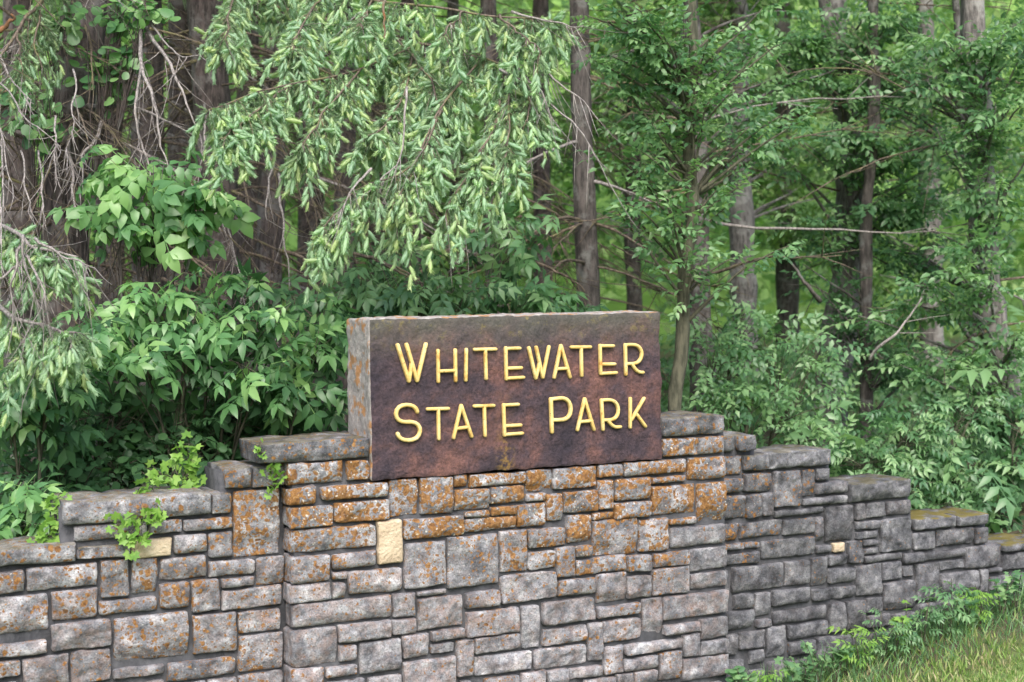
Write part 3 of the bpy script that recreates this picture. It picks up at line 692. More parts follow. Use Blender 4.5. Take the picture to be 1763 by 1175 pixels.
def letter(name, org, strokes, big):
    mb = MB()
    for st in strokes:
        pts = [on_plane(org[0]+x/5.342, org[1]+y/5.342, -0.02) for x, y in st]
        pts = smooth_path(pts, 26 if len(pts) > 4 else 8) if len(pts) > 2 else smooth_path(pts, 6)
        pts = np.array(pts); t = unit(np.gradient(pts, axis=0)); side = np.stack([t[:, 2], 0*t[:, 0], -t[:, 0]], -1)
        r = 0.0092 if big else 0.0082
        # half-round bar standing on the slab: profile points (side, out)
        prof = [(-1.0, -1.15), (-1.0, 0.15), (-0.82, 0.62), (-0.4, 0.93), (0, 1.0), (0.4, 0.93), (0.82, 0.62), (1.0, 0.15), (1.0, -1.15)]
        k = len(pts); m_ = len(prof)
        # round the two ends
        ext = np.vstack([pts[0]-t[0]*r*0.8, pts, pts[-1]+t[-1]*r*0.8]); sd_ = np.vstack([side[0], side, side[-1]])
        sc = np.array([0.55]+[1.0]*k+[0.55])
        V = []
        for i in range(k+2):
            for a, b_ in prof:
                V.append(ext[i]+sd_[i]*a*r*sc[i]+np.array([0, -1, 0])*(b_*r*(sc[i] if b_ > 0 else 1)))
        F = []
        for i in range(k+1):
            for j in range(m_-1):
                a = i*m_+j; F += [(a, a+1, a+m_+1), (a, a+m_+1, a+m_)]
        for e, o_ in ((0, 0), (k+1, (k+1)*m_)):
            for j in range(1, m_-1): F.append((o_, o_+j+1, o_+j) if e == 0 else (o_, o_+j, o_+j+1))
        mb.add(V, F)
    mb.build('letter_'+name, M_YEL, sign, True)
for idx, (nm, og, stk) in enumerate(LETTERS): letter(nm, og, stk, idx in (0, 10, 15))

# ------------------------------------------------------------------ leaf and twig templates (axis +Y, length 1, normal +Z)
def leaf_tpl(w_=0.42, fold=0.22, droop=0.25, full=True):
    h = w_/2
    if full:
        V = [(0, 0, 0), (0, .33, -.03*droop), (0, .68, -.35*droop), (0, 1, -droop),
             (-h, .30, fold*h), (-h*.78, .66, fold*h*.8-.35*droop), (h, .30, fold*h), (h*.78, .66, fold*h*.8-.35*droop)]
        F = [(0, 6, 1), (0, 1, 4), (1, 6, 7), (1, 7, 2), (1, 2, 5), (1, 5, 4), (2, 7, 3), (2, 3, 5)]
    else:
        V = [(0, 0, 0), (0, .5, -.1*droop), (0, 1, -droop), (-h, .42, fold*h), (h, .42, fold*h)]
        F = [(0, 4, 1), (0, 1, 3), (1, 4, 2), (1, 2, 3)]
    return np.array(V, float), np.array(F)
def merge(parts):
    Vs, Fs, n_ = [], [], 0
    for V, F in parts: Vs.append(np.asarray(V, float)); Fs.append(np.asarray(F)+n_); n_ += len(V)
    return np.vstack(Vs), np.vstack(Fs)
def placed(tpl, p, d, nrm, s):
    M = frames(np.array([d], float), np.array([nrm], float))[0]*s
    return tpl[0]@M.T+np.array(p, float), tpl[1]
def rod(p, q, r):
    p, q = np.array(p, float), np.array(q, float); d = unit(q-p); a = unit(np.cross(d, (.3, .2, .9))); b = np.cross(d, a)
    V = []
    for c in (p, q):
        for k in range(3): V.append(c+r*(math.cos(k*2.094)*a+math.sin(k*2.094)*b))
    F = []
    for k in range(3): F += [(k, (k+1) % 3, 3+(k+1) % 3), (k, 3+(k+1) % 3, 3+k)]
    return np.array(V), np.array(F)
def compound_tpl(pairs=3, full=True, seed=0, ll=0.40, lw=0.42, spread=58):
    """pinnate leaf: a rachis with paired leaflets and one at the tip"""
    R = random.Random(seed); L = leaf_tpl(lw, .2, .3, full); parts = [rod((0, 0, 0), (0, .80, -.08), .010)]
    for k in range(pairs):
        t = .30+.50*k/(pairs-1 if pairs > 1 else 1); z = -.10*t*t
        for s in (-1, 1):
            a = math.radians(spread+R.uniform(-10, 10)); 
            parts.append(placed(L, (0, t, z), (s*math.sin(a), math.cos(a), -.25+R.uniform(-.15, .1)), (s*-.2, 0, 1), ll*R.uniform(.85, 1.1)*(0.85+.15*(k > 0))))
    parts.append(placed(L, (0, .80, -.08), (R.uniform(-.1, .1), 1, -.35), (0, .2, 1), ll*1.1))
    return merge(parts)
def spray_tpl(n_=9, full=False, seed=0, ll=0.26, lw=0.5):
    """a twig with alternate simple leaves"""
    R = random.Random(seed); L = leaf_tpl(lw, .25, .25, full); parts = [rod((0, 0, 0), (0, .95, -.06), .006)]
    for k in range(n_):
        t = .10+.85*k/(n_-1); s = -1 if k % 2 else 1; a = math.radians(R.uniform(40, 75)*(1 if k < n_-1 else .1))
        parts.append(placed(L, (0, t, -.06*t*t), (s*math.sin(a), math.cos(a), R.uniform(-.45, .15)), (R.uniform(-.4, .4), R.uniform(-.2, .2), 1), ll*R.uniform(.7, 1.15)))
    return merge(parts)
def lobed_tpl(seed=0, lobes=5):
    """broad leaf with pointed lobes, fan-triangulated"""
    R = random.Random(seed); V = [(0, .30, 0)]; m_ = lobes*2
    for k in range(m_+1):
        a = math.radians(-140+280*k/m_); r = (.62 if k % 2 else .40)*R.uniform(.9, 1.1)
        if k in (0, m_): r = .3
        V.append((r*math.sin(a), .30+r*math.cos(a), -.18*r*abs(math.sin(a))+R.uniform(-.02, .02)))
    F = [(0, k+2, k+1) for k in range(m_)]
    return np.array(V), np.array(F)
def round_tpl(seed=0):
    R = random.Random(seed); V = [(0, .45, .03)]
    for k in range(9):
        a = 2*math.pi*k/9; r = .5*R.uniform(.88, 1.08); V.append((r*.95*math.sin(a), .5-r*math.cos(a)*1.0, -.06*math.sin(a)**2))
    return np.array(V), np.array([(0, 1+(k+1) % 9, 1+k) for k in range(9)])
def tuft_tpl(seed=0, needles=20, fat=1.0, nl=1.0):
    """one spruce shoot: a slim core clothed in needles"""
    R = random.Random(seed); V, F = [], []
    prof = [(0, .05*fat), (.2, .14*fat), (.55, .17*fat), (.85, .12*fat), (1.02, .02)]
    for y, r in prof:
        for k in range(5): V.append((r*math.cos(k*1.2566), y, r*math.sin(k*1.2566)))
    for i in range(4):
        for k in range(5):
            a, b_ = i*5+k, i*5+(k+1) % 5; F += [(a, b_, b_+5), (a, b_+5, a+5)]
    for k in range(needles):
        t = R.uniform(.02, .92); a = R.uniform(0, 6.283); o = np.array([math.cos(a), 0, math.sin(a)])
        base = np.array([0, t, 0])+o*.10*fat; tip = base+unit(o*.62+np.array([0, .75, 0]))*R.uniform(.22, .32)*nl
        s = np.cross(o, (0, 1, 0))*.042
        n_ = len(V); V += [tuple(base-s), tuple(base+s), tuple(tip)]; F.append((n_, n_+1, n_+2))
    return np.array(V), np.array(F)
COMP = [compound_tpl(3, True, k) for k in range(4)]
COMP5 = [compound_tpl(3, True, 20+k, .36, .60, 62) for k in range(3)]
COMPL = [compound_tpl(3, False, 40+k, .42, .40, 60) for k in range(3)]
SPRAY = [spray_tpl(9, False, k) for k in range(4)]
SPRAYB = [spray_tpl(8, True, 10+k, .30, .48) for k in range(3)]
LOBED = [lobed_tpl(k) for k in range(3)]
ROUND = [round_tpl(k) for k in range(3)]
TUFT = [tuft_tpl(k, 36, .85, 1.0) for k in range(5)]
TUFT_OLD = [tuft_tpl(10+k, 24, .25, 1.15) for k in range(5)]
TOCAM = unit(CAM-np.array([0, 1.5, 2.0]))

def rdirs(n_, flat=1.0):
    d = rng.standard_normal((n_, 3)); d[:, 2] *= flat; return unit(d)
def leaf_pose(n_, out, droop=(-.15, .25), face=0.55):
    """axes roughly along 'out', drooping; normals turned to the sky and to the open side"""
    d = unit(unit(out)+np.stack([rng.normal(0, .45, n_), rng.normal(0, .45, n_), rng.uniform(-.75, .25, n_)], -1))
    nrm = np.array([0, 0, 1.0])+face*TOCAM+rng.normal(0, .38, (n_, 3))
    return frames(d, nrm)
def scatter_mix(mb, tpls, P, M, S, mat=0):
    pick = rng.integers(0, len(tpls), len(P)); r = rng.random(len(P))
    for k, t in enumerate(tpls):
        i = pick == k
        if i.any(): scatter(mb, t, P[i], M[i], S[i], r[i], mat)
def per_leaf_rnd(mb): pass

def limb(mb, a, b_, r0, r1, sag=0.0, n_=8, amp=0.02, sides=5, mat=0):
    a, b_ = np.asarray(a, float), np.asarray(b_, float); L = np.linalg.norm(b_-a)
    t = np.linspace(0, 1, n_)[:, None]; p = a+(b_-a)*t; p[:, 2] += (4*t*(1-t))[:, 0]*sag*L
    p = wiggle(p, amp*L*.5); tube(mb, p, np.linspace(r0, r1, n_), sides, rng.random(), mat)
    return p

# ------------------------------------------------------------------ broadleaf trees
def broadleaf(name, label, trunk_px, depth, width_px, bark, leafm, clumps, tpls=SPRAY, spray=0.34, per=14, group=None, high=60, cat='tree', roots=None, limbs=True, twig=None, snags=0):
    """trunk_px: path of the trunk in the picture (top to bottom) at one depth; it is carried down to the ground.
    clumps: (px, py, half width px, half height px, depth offset, boughs)"""
    pts = [dp(x, y, depth) for x, y in trunk_px]
    low = pts[-1]; g = float(ground_z(low[0], low[1]))
    if low[2] > g:
        lean = (pts[-1]-pts[-2])/max(np.linalg.norm(pts[-1]-pts[-2]), 1e-6)
        k = (g-0.1-low[2])/min(lean[2], -.5); pts.append(low+lean*k)
    top = pts[0]
    pts.insert(0, top+np.array([rng.normal(0, .1), rng.normal(0, .1), 1.6])); pts.insert(0, pts[0]+np.array([rng.normal(0, .25), rng.normal(0, .25), 2.6]))
    P = smooth_path(pts, 34); P = wiggle(P, 0.022)
    base = P[-1]
    t = thing(name, label, cat, (base[0], base[1], g), group)
    r = width_px/ppm(depth)/2
    zz = (P[:, 2]-g)/max(P[0, 2]-g, 1e-3); rad = r*(1.18-0.9*np.clip(zz, 0, 1)**1.3); rad[-1] *= 1.35; rad[-2] *= 1.12
    mb = MB(); rad = rad*(1+.10*rng.standard_normal(len(rad)).clip(-1, 1.5)); tube(mb, P, rad, 12, .5, 0, True, 0.08); mb.build('trunk', bark, t, True)
    for k in range(snags):                           # dead side branches, each one a part
        j = int(rng.integers(9, 22)); a = rng.choice([0, math.pi])+rng.normal(0, .5); L = rng.uniform(.5, 1.8)*depth/11
        o = np.array([math.cos(a), math.sin(a)-.2, rng.uniform(-.35, .25)]); sm = MB()
        pa = limb(sm, P[j], P[j]+o*L, rng.uniform(.008, .016), .003, rng.uniform(-.05, .08), 10, .03)
        for q_ in range(5):
            i = int(rng.integers(3, 10)); limb(sm, pa[i], pa[i]+unit(o+rng.normal(0, .6, 3))*rng.uniform(.2, .6), .005, .0015, 0, 6, .04, 4)
        sm.build('dead_branch', M_TWIG if rng.random() < .8 else M_DEAD, t, True)
    wood = MB(); leaf = MB()
    for cx, cy, hw, hh, dd, nb in clumps:
        D = depth+dd; C = dp(cx, cy, D); s = 1/ppm(D)
        for k in range(nb):
            u = rng.normal(0, .5, 3).clip(-1, 1)
            tip = C+RT*u[0]*hw*s+UP*u[1]*hh*s+FW*u[2]*hw*s*.8
            j = int(np.argmin(np.linalg.norm(P-(tip-np.array([0, 0, .25+.35*abs(u[0])])), axis=1)))
            L = np.linalg.norm(tip-P[j])
            path = limb(wood, P[j], tip, min(rad[j]*.5, .006+.010*L), .003, rng.uniform(-.02, .12), 9, .03)
            n_ = max(3, int(per*min(1.2, L)/1.0)) if L < 1.2 else per
            u_ = rng.uniform(.35 if L > .8 else .1, 1, n_)**.8; q = path[0]*0+np.array([np.array([np.interp(a, np.linspace(0, 1, len(path)), path[:, c]) for c in range(3)]) for a in u_])
            tang = unit(path[-1]-path[len(path)//2]); side = unit(np.cross(tang, (0, 0, 1)))
            sg = np.where(rng.random(n_) < .5, -1, 1)[:, None]
            out = tang[None]*rng.uniform(.2, 1, (n_, 1))+side[None]*sg*rng.uniform(.3, 1.1, (n_, 1))
            M = leaf_pose(n_, out+np.array([0, 0, .12]), face=.35)
            scatter_mix(leaf, tpls, q, M, spray*rng.uniform(.7, 1.25, n_))
    if high:                                         # the crown above, out of the picture
        n_ = high*3; a = rng.uniform(0, 6.283, n_); rr = np.sqrt(rng.random(n_))*2.2; h = rng.uniform(.25, 1, n_)
        top_ = P[0]; q = np.stack([top_[0]+rr*np.cos(a)*(1.15-h*.7), top_[1]+rr*np.sin(a)*(1.15-h*.7), top_[2]-2.6+h*4.2], -1)
        M = leaf_pose(n_, rdirs(n_, .4)); scatter_mix(leaf, tpls, q, M, .55*rng.uniform(.7, 1.3, n_))
        for k in range(14):
            limb(wood, P[int(rng.integers(0, 5))], q[int(rng.integers(0, n_))], .02, .006, .05, 6)
    if wood.v: wood.build('branches', twig or bark, t, True, 'stuff')
    if leaf.v: leaf.build('crown', leafm, t, False, 'stuff')
    return t

# ------------------------------------------------------------------ shrubs whose leaves can be told apart
_leafmesh = {}
def leaf_mesh(kind, tpl, mat):
    if kind not in _leafmesh:
        mb = MB(); n_ = len(tpl[1]); r = np.repeat(np.linspace(0, .28, max(1, n_//8+1)), 8)[:n_]; mb.add(tpl[0], tpl[1], r); _leafmesh[kind] = mb.mesh('leaf', mat)
    return _leafmesh[kind]
def to_mat(p, M, s):
    return Matrix(((M[0, 0]*s, M[0, 1]*s, M[0, 2]*s, p[0]), (M[1, 0]*s, M[1, 1]*s, M[1, 2]*s, p[1]), (M[2, 0]*s, M[2, 1]*s, M[2, 2]*s, p[2]), (0, 0, 0, 1)))
def shrub(name, label, base, clumps, leafm, tpls, size, single=0, fill_m=None, fill_n=0, group=None, bark=None, stem_r=.012, face=.6, cat='shrub', fill_tpls=None, fill_size=.22):
    """clumps: (px, py, half width, half height, depth, leaves).  The first 'single' leaves of each clump are leaves of their own."""
    base = np.array(base, float); base[2] = float(ground_z(base[0], base[1]))-.02
    t = thing(name, label, cat, base, group)
    wood = MB(); leaf = MB(); fl = MB(); stems = []
    for cx, cy, hw, hh, D, nl in clumps:
        C = dp(cx, cy, D); s = 1/ppm(D)
        b0 = base+np.array([rng.normal(0, .07), rng.normal(0, .07), 0])
        mid = b0+(C-b0)*.55+np.array([rng.normal(0, .05), rng.normal(0, .05), .12*abs(C[2]-b0[2])])
        st = smooth_path([b0, mid, C+np.array([0, 0, -.25*hh*s])], 10); tube(wood, wiggle(st, .008), np.linspace(stem_r, stem_r*.35, 10), 6)
        u = rng.normal(0, .52, (nl, 3)).clip(-1.1, 1.1)
        tipp = C+RT*(u[:, :1]*hw*s)+UP*(u[:, 1:2]*hh*s)+FW*(u[:, 2:]*min(hw, 90)*s*.7)
        out = (tipp-C)+TOCAM*.15*hw*s+np.array([0, 0, -.02])
        M = leaf_pose(nl, out+rng.normal(0, .04, (nl, 3)), face=face); S = size*rng.uniform(.7, 1.2, nl)
        origin = tipp-M[:, :, 1]*S[:, None]*.5
        for k in range(0, nl, 2):
            j = st[int(rng.integers(5, 10))]; limb(wood, j, origin[k], .0045, .002, .05, 5, .02, 4)
        order = np.argsort(tipp@FW)                  # the ones on the open side first
        one = order[:min(single, nl)]; rest = order[min(single, nl):]
        for k in one:
            tk = int(rng.integers(0, len(tpls)))
            copy_part(leaf_mesh((id(tpls), leafm.name, tk), tpls[tk], leafm), 'leaf', t, to_mat(origin[k], M[k], S[k]))
        if len(rest): scatter_mix(leaf, tpls, origin[rest], M[rest], S[rest])
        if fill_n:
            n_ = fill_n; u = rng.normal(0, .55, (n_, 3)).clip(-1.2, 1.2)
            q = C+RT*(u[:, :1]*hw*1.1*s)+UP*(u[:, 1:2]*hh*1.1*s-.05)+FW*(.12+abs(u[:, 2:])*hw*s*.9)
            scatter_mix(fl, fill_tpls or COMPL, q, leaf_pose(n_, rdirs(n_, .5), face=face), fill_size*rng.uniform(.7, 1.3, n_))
    wood.build('stems', bark or M_GREENBARK, t, True)
    if leaf.v: leaf.build('foliage', leafm, t, False, 'stuff')
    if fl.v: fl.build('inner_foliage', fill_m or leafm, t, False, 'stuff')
    return t

# ------------------------------------------------------------------ spruces
def spruce_trunk(name, label, trunk_px, depth, width_px, bark=None, dead=18, seed=0, group=None, crown=500, yr=(40, 560), reach=(.5, 1.7)):
    pts = [dp(x, y, depth) for x, y in trunk_px]; low = pts[-1]; g = float(ground_z(low[0], low[1]))
    pts.append(np.array([low[0], low[1], g-.1])); pts.insert(0, pts[0]+np.array([0, 0, 3.0])); pts.insert(0, pts[0]+np.array([0.05, 0, 4.0]))
    P = smooth_path(pts, 30); P = wiggle(P, .008); t = thing(name, label, 'tree', (low[0], low[1], g), group)
    r = width_px/ppm(depth)/2; zz = np.clip((P[:, 2]-g)/(P[0, 2]-g), 0, 1); rad = r*(1.15-.85*zz); rad[-1] *= 1.3
    mb = MB(); tube(mb, P, rad, 12, .5, 0, True, .05); mb.build('trunk', bark or M_SPRUCEBARK, t, True)
    for k in range(dead):                            # dead lower branches, each one a part
        y = rng.uniform(*yr); a = rng.uniform(0, 6.283); L = rng.uniform(*reach)
        z = dp(trunk_px[0][0], y, depth)[2]; j = int(np.argmin(abs(P[:, 2]-z))); b0 = P[j]
        o = np.array([math.cos(a), math.sin(a)*.8-.35, 0]); tip = b0+o*L+np.array([0, 0, -rng.uniform(.15, .75)*L])
        m_ = MB(); path = limb(m_, b0, tip, rng.uniform(.008, .018), .003, rng.uniform(.03, .12), 10, .025, 5)
        for q in range(int(6+L*12)):                  # fine side twigs, hanging
            i = int(rng.integers(3, 10)); d = unit(o+rng.normal(0, .8, 3)*np.array([1, 1, .3])+np.array([0, 0, -.75]))
            limb(m_, path[i], path[i]+d*rng.uniform(.12, .45), .0035, .0012, -.03, 5, .04, 3)
        m_.build('dead_branch', M_TWIG if rng.random() < .88 else M_DEAD, t, True)
    n_ = crown; h = rng.random(n_); a = rng.uniform(0, 6.283, n_); rr = (1.7-1.1*h)*np.sqrt(rng.random(n_))
    q = np.stack([P[0, 0]+rr*np.cos(a), P[0, 1]+rr*np.sin(a), dp(trunk_px[0][0], -140, depth)[2]+h*4.5-rr*.25], -1)
    d = np.stack([np.cos(a), np.sin(a), -.5+0*a], -1); nm = MB()
    scatter_mix(nm, TUFT_OLD, q, frames(d+rng.normal(0, .2, (n_, 3)), np.tile([0, 0, 1.], (n_, 1))), rng.uniform(.15, .35, n_))
    nm.build('crown', M_NEEDLE_OLD, t, False, 'stuff')
    return t, P, rad
def bough(parent, name, main_px, r0, subs, hang, dens, bare=(), mats=None, tuft=.060, tipgrow=.95):
    """a living spruce bough: limb, side limbs (px paths with depth), curtains of shoots hanging from each of them"""
    o_ = MB(); nd = MB(); 
    def pth(px, n_): return wiggle(smooth_path([dp(*p) for p in px], n_), .012)
    lines = []
    mp = pth(main_px, 22); tube(o_, mp, np.linspace(r0, r0*.3, 22), 7); lines.append((mp, .6))
    for s in subs:
        q = pth(s, 16); tube(o_, q, np.linspace(r0*.5, .003, 16), 5); lines.append((q, 1.0))
    for s in bare:
        q = pth(s, 14); tube(o_, q, np.linspace(.008, .002, 14), 4, .9, 1)
        for k in range(9):
            i = int(rng.integers(3, 13)); d = unit(unit(q[-1]-q[0])*.6+rng.normal(0, .35, 3)+np.array([0, 0, -.7]))
            limb(o_, q[i], q[i]+d*rng.uniform(.1, .38), .003, .001, -.04, 5, .04, 3, 1)
    for path, wgt in lines:                          # thin bare twigs hanging among the shoots
        for k in range(5):
            i = int(rng.integers(3, len(path))); d = unit(np.array([0, 0, -1])+rng.normal(0, .35, 3)); limb(o_, path[i], path[i]+d*rng.uniform(.15, .45), .003, .001, .03, 6, .05, 3, 1)
    P, D, S, R_, mat = [], [], [], [], []
    for path, wgt in lines:
        Lp = np.linalg.norm(np.diff(path, axis=0), axis=1).sum()
        for k in range(int(Lp*dens*wgt)):
            i = rng.uniform(1.0, len(path)-1.001); a = int(i); p = path[a]+(path[a+1]-path[a])*(i-a)
            tg = unit(path[min(a+2, len(path)-1)]-path[a]); sd = unit(np.cross(tg, (0, 0, 1)))
            d = unit(tg*rng.uniform(.0, .8)+sd*rng.choice([-1, 1])*rng.uniform(.3, 1)+np.array([0, 0, rng.uniform(-.9, .15)]))
            L = hang*rng.uniform(.3, 1.15); n_ = 6
            tt = np.linspace(0, 1, n_)[:, None]; sh = p+d*L*tt*.75+np.array([0, 0, -1])*L*.75*tt**1.8
            tube(o_, sh, np.linspace(.003, .0012, n_), 3, .2)
            m_ = int(L/.024)+2
            for j in range(m_):
                u = (j+.6)/m_; q = np.array([np.interp(u, tt[:, 0], sh[:, c]) for c in range(3)])
                tdir = unit(np.array([np.interp(min(1, u+.15), tt[:, 0], sh[:, c]) for c in range(3)])-q+1e-5)
                new = u > 1-.45*tipgrow or rng.random() < .25*tipgrow
                dd = unit(tdir+rng.normal(0, .55, 3)+np.array([0, 0, -.25]))
                P.append(q); D.append(dd); S.append(tuft*rng.uniform(.75, 1.3)*(1.15 if new else .95)); mat.append(1 if new else 0)
    P, D, S, mat = map(np.array, (P, D, S, mat))
    M = frames(D, rng.normal(0, 1, (len(P), 3)))
    for k in (0, 1):
        i = mat == k
        if i.any():
            pick = rng.integers(0, 4, i.sum()); r = rng.random(i.sum())
            for q in range(4):
                b_ = pick == q
                if b_.any(): scatter(nd, (TUFT if k else TUFT_OLD)[q], P[i][b_], M[i][b_], S[i][b_], r[b_], k)
    b0 = o_.build(name, [M_TWIG if mats is None else mats, M_DEAD], parent, True)
    n2 = nd.build('needles', [M_NEEDLE_OLD, M_NEEDLE_NEW], None, True, 'stuff')
    n2.parent = b0; n2.matrix_parent_inverse = b0.matrix_world.inverted()
    return b0

# ------------------------------------------------------------------ far woods on the rising ground (one mass)
def far_woods():
    mb = MB(); wood = MB()
    for D0, D1, n_, s0 in ((17, 22, 1500, .75), (22, 30, 3000, 1.0), (30, 46, 3800, 1.7)):
        px = rng.uniform(-500, 2300, n_); D = rng.uniform(D0, D1, n_)
        # crowns: clumpy heights
        cl = np.array([mnoise.noise((x*.006, d*.35, 3.1)) for x, d in zip(px, D)])
        py = rng.uniform(-420, 560, n_)
        keep = (cl+rng.normal(0, .25, n_)) > -.30 if D0 < 30 else np.ones(n_, bool)
        low = (py > 300) & (py < 540) & (rng.random(n_) < .65) & (D0 < 30)
        keep &= ~low
        q = np.array([dp(a, b_, c) for a, b_, c in zip(px, py, D)])[keep]
        q[:, 2] = np.maximum(q[:, 2], ground_z(q[:, 0], q[:, 1])+.1)
        m_ = len(q); scatter_mix(mb, SPRAY, q, leaf_pose(m_, rdirs(m_, .4), face=.5), s0*rng.uniform(.7, 1.3, m_))
    o = mb.build('distant_woods', M_LEAF_C, None); o['kind'] = 'stuff'; o['label'] = 'bright green mass of distant leafy woods rising behind all the trunks'; o['category'] = 'woods'
far_woods()
def undergrowth():
    mb = MB(); n_ = 4400
    px = rng.uniform(-300, 2050, n_); D = rng.uniform(8.6, 20, n_)
    q = np.array([dp(a, 560, c) for a, c in zip(px, D)]); ok = q[:, 1] > .9; q = q[ok]
    h = rng.random(len(q))**1.6*np.where(rng.random(len(q)) < .25, 1.1, .55)
    q[:, 2] = ground_z(q[:, 0], q[:, 1])+.05+h
    m_ = len(q); scatter_mix(mb, SPRAY+COMPL, q, leaf_pose(m_, rdirs(m_, .3), face=.5), .34*rng.uniform(.6, 1.4, m_))
    o = mb.build('undergrowth', M_LEAF_B, None); o['kind'] = 'stuff'; o['label'] = 'low green undergrowth covering the forest floor behind the wall'; o['category'] = 'undergrowth'
undergrowth()

# ------------------------------------------------------------------ spruces on the left
spA, PA, RA = spruce_trunk('spruce_tree', 'thick dark spruce trunk with hanging dead twigs and climbing vine leaves', [(148, -60), (118, 200), (112, 620)], 9.6, 84, dead=34, yr=(-40, 420), reach=(.5, 1.3))
spB, PB, RB = spruce_trunk('spruce_tree', 'dark brown spruce trunk carrying the large drooping light green bough', [(350, -60), (372, 260), (380, 560)], 10.6, 74, dead=34)
spC, _, _ = spruce_trunk('spruce_tree', 'slim dark spruce trunk just right of the bough-bearing spruce', [(478, -60), (470, 260), (462, 560)], 12.0, 46, dead=30)
spD, _, _ = spruce_trunk('spruce_tree', 'dark spruce trunk deep in the shade behind the vine-grown spruce', [(250, -60), (255, 260), (258, 560)], 12.5, 60, dead=30)
spE, _, _ = spruce_trunk('spruce_tree', 'dim spruce trunk behind the hanging bough tips, full of snags', [(842, -60), (850, 300), (856, 560)], 13.0, 34, dead=22, yr=(250, 560))
spF, PF, RF = spruce_trunk('spruce_tree', 'straight blackish spruce trunk rising right behind the sign block', [(996, -60), (1000, 150), (1014, 545)], 11.2, 40, M_DARKBARK, dead=16, yr=(40, 540), reach=(.4, 1.3))
spG, _, _ = spruce_trunk('spruce_tree', 'leftmost spruce trunk half hidden by pale dead twigs', [(-60, -60), (-45, 260), (-40, 560)], 9.4, 70, dead=26, yr=(-40, 400), reach=(.5, 1.5))
for px_, dp_, wd, txt in ((590, 14.5, 40, 'narrow spruce trunk far behind the left shoulder of the sign'), (705, 15.5, 38, 'narrow spruce trunk far behind the middle of the sign'),
                         (930, 16.5, 32, 'thin spruce pole behind the blackish trunk'), (30, 13.5, 60, 'shaded spruce trunk between two nearer spruces on the left'),
                         (185, 15.5, 50, 'spruce trunk deep in shade, seen past the hanging grey limbs'), (310, 16.5, 52, 'spruce trunk deep in shade left of the bough-bearing spruce'), (425, 15.0, 46, 'spruce trunk deep in shade above the broad elder shrub'), (530, 17.0, 46, 'spruce trunk deep in shade behind the bough tips on the left'), (645, 17.5, 40, 'spruce pole in deep shade straight above the first letter of the sign')):
    spruce_trunk('spruce_tree', txt, [(px_, -60), (px_+3, 260), (px_+5, 560)], dp_, wd, dead=22, yr=(-20, 570), reach=(.8, 2.4))

# the big living bough of the second spruce
bough(spB, 'bough', [(372, -10, 10.4), (560, 30, 9.6), (720, 75, 8.8), (830, 100, 8.2), (900, 130, 7.9)], .014,
      [[(720, 75, 8.8), (620, 120, 8.3), (500, 148, 7.9), (420, 165, 7.7), (356, 192, 7.5)],
       [(500, 148, 7.9), (430, 200, 7.6), (380, 240, 7.45)],
       [(620, 120, 8.3), (560, 190, 7.9), (520, 250, 7.7)],
       [(830, 100, 8.2), (760, 190, 7.8), (700, 290, 7.6), (610, 330, 7.5), (540, 412, 7.4)],
       [(760, 190, 7.8), (720, 270, 7.6), (680, 360, 7.5)],
       [(870, 115, 8.0), (850, 220, 7.7), (800, 310, 7.6), (760, 370, 7.5)],
       [(870, 115, 8.0), (880, 200, 7.7), (862, 300, 7.6)],
       [(880, 120, 8.0), (910, 165, 7.8), (905, 215, 7.7)],
       [(720, 75, 8.8), (690, 170, 8.1), (640, 240, 7.8)],
       [(680, 65, 9.0), (740, 130, 8.2), (760, 200, 7.9)]],
      .21, 62, bare=[[(880, 105, 7.9), (960, 190, 7.8), (1010, 240, 7.7), (1052, 325, 7.7)], [(900, 90, 7.9), (970, 150, 7.8), (1035, 205, 7.7)],
                     [(860, 120, 7.8), (920, 150, 7.7), (960, 215, 7.7)], [(640, 290, 7.5), (600, 340, 7.4), (566, 385, 7.4)],
                     [(700, 150, 7.7), (690, 260, 7.6), (640, 330, 7.5)]])
bough(spB, 'bough', [(360, -60, 10.4), (480, -30, 9.6), (640, 0, 8.6), (800, 20, 8.1), (960, 40, 7.9)], .013,
      [[(560, -15, 9.1), (520, 40, 8.4), (500, 90, 8.1)], [(640, 0, 8.6), (620, 50, 8.2)], [(800, 20, 8.1), (760, 60, 7.9)], [(860, 25, 8.0), (900, 60, 7.8), (930, 90, 7.7)], [(420, -45, 10), (395, 20, 9), (390, 70, 8.6)]],
      .2, 50, bare=[[(880, 20, 7.8), (960, 40, 7.8), (1010, 52, 7.8)]])
bough(spG, 'bough', [(-60, 330, 9.2), (-40, 360, 7.9), (10, 395, 7.1), (60, 425, 6.9), (130, 440, 6.8)], .016,
      [[(10, 395, 7.1), (30, 440, 6.95), (45, 480, 6.9)], [(60, 425, 6.9), (90, 450, 6.8)]], .15, 46,
      bare=[[(40, 405, 6.8), (44, 470, 6.75), (78, 540, 6.75)], [(35, 425, 6.8), (20, 490, 6.75), (30, 560, 6.75)], [(60, 410, 6.8), (120, 445, 6.75), (170, 462, 6.75)],
            [(0, 480, 6.8), (35, 450, 6.8), (60, 420, 6.8)], [(45, 440, 6.8), (70, 490, 6.7), (86, 530, 6.7)], [(-10, 300, 7.2), (5, 380, 7.0), (0, 470, 6.9)]], mats=M_DEAD)
bough(spG, 'bough', [(-70, 470, 9.2), (-50, 490, 7.9), (10, 540, 7.0), (70, 560, 6.85), (130, 580, 6.8)], .016,
      [[(10, 540, 7.0), (40, 580, 6.9), (30, 620, 6.85)], [(70, 560, 6.85), (90, 600, 6.8)]], .17, 70, mats=M_DEAD)
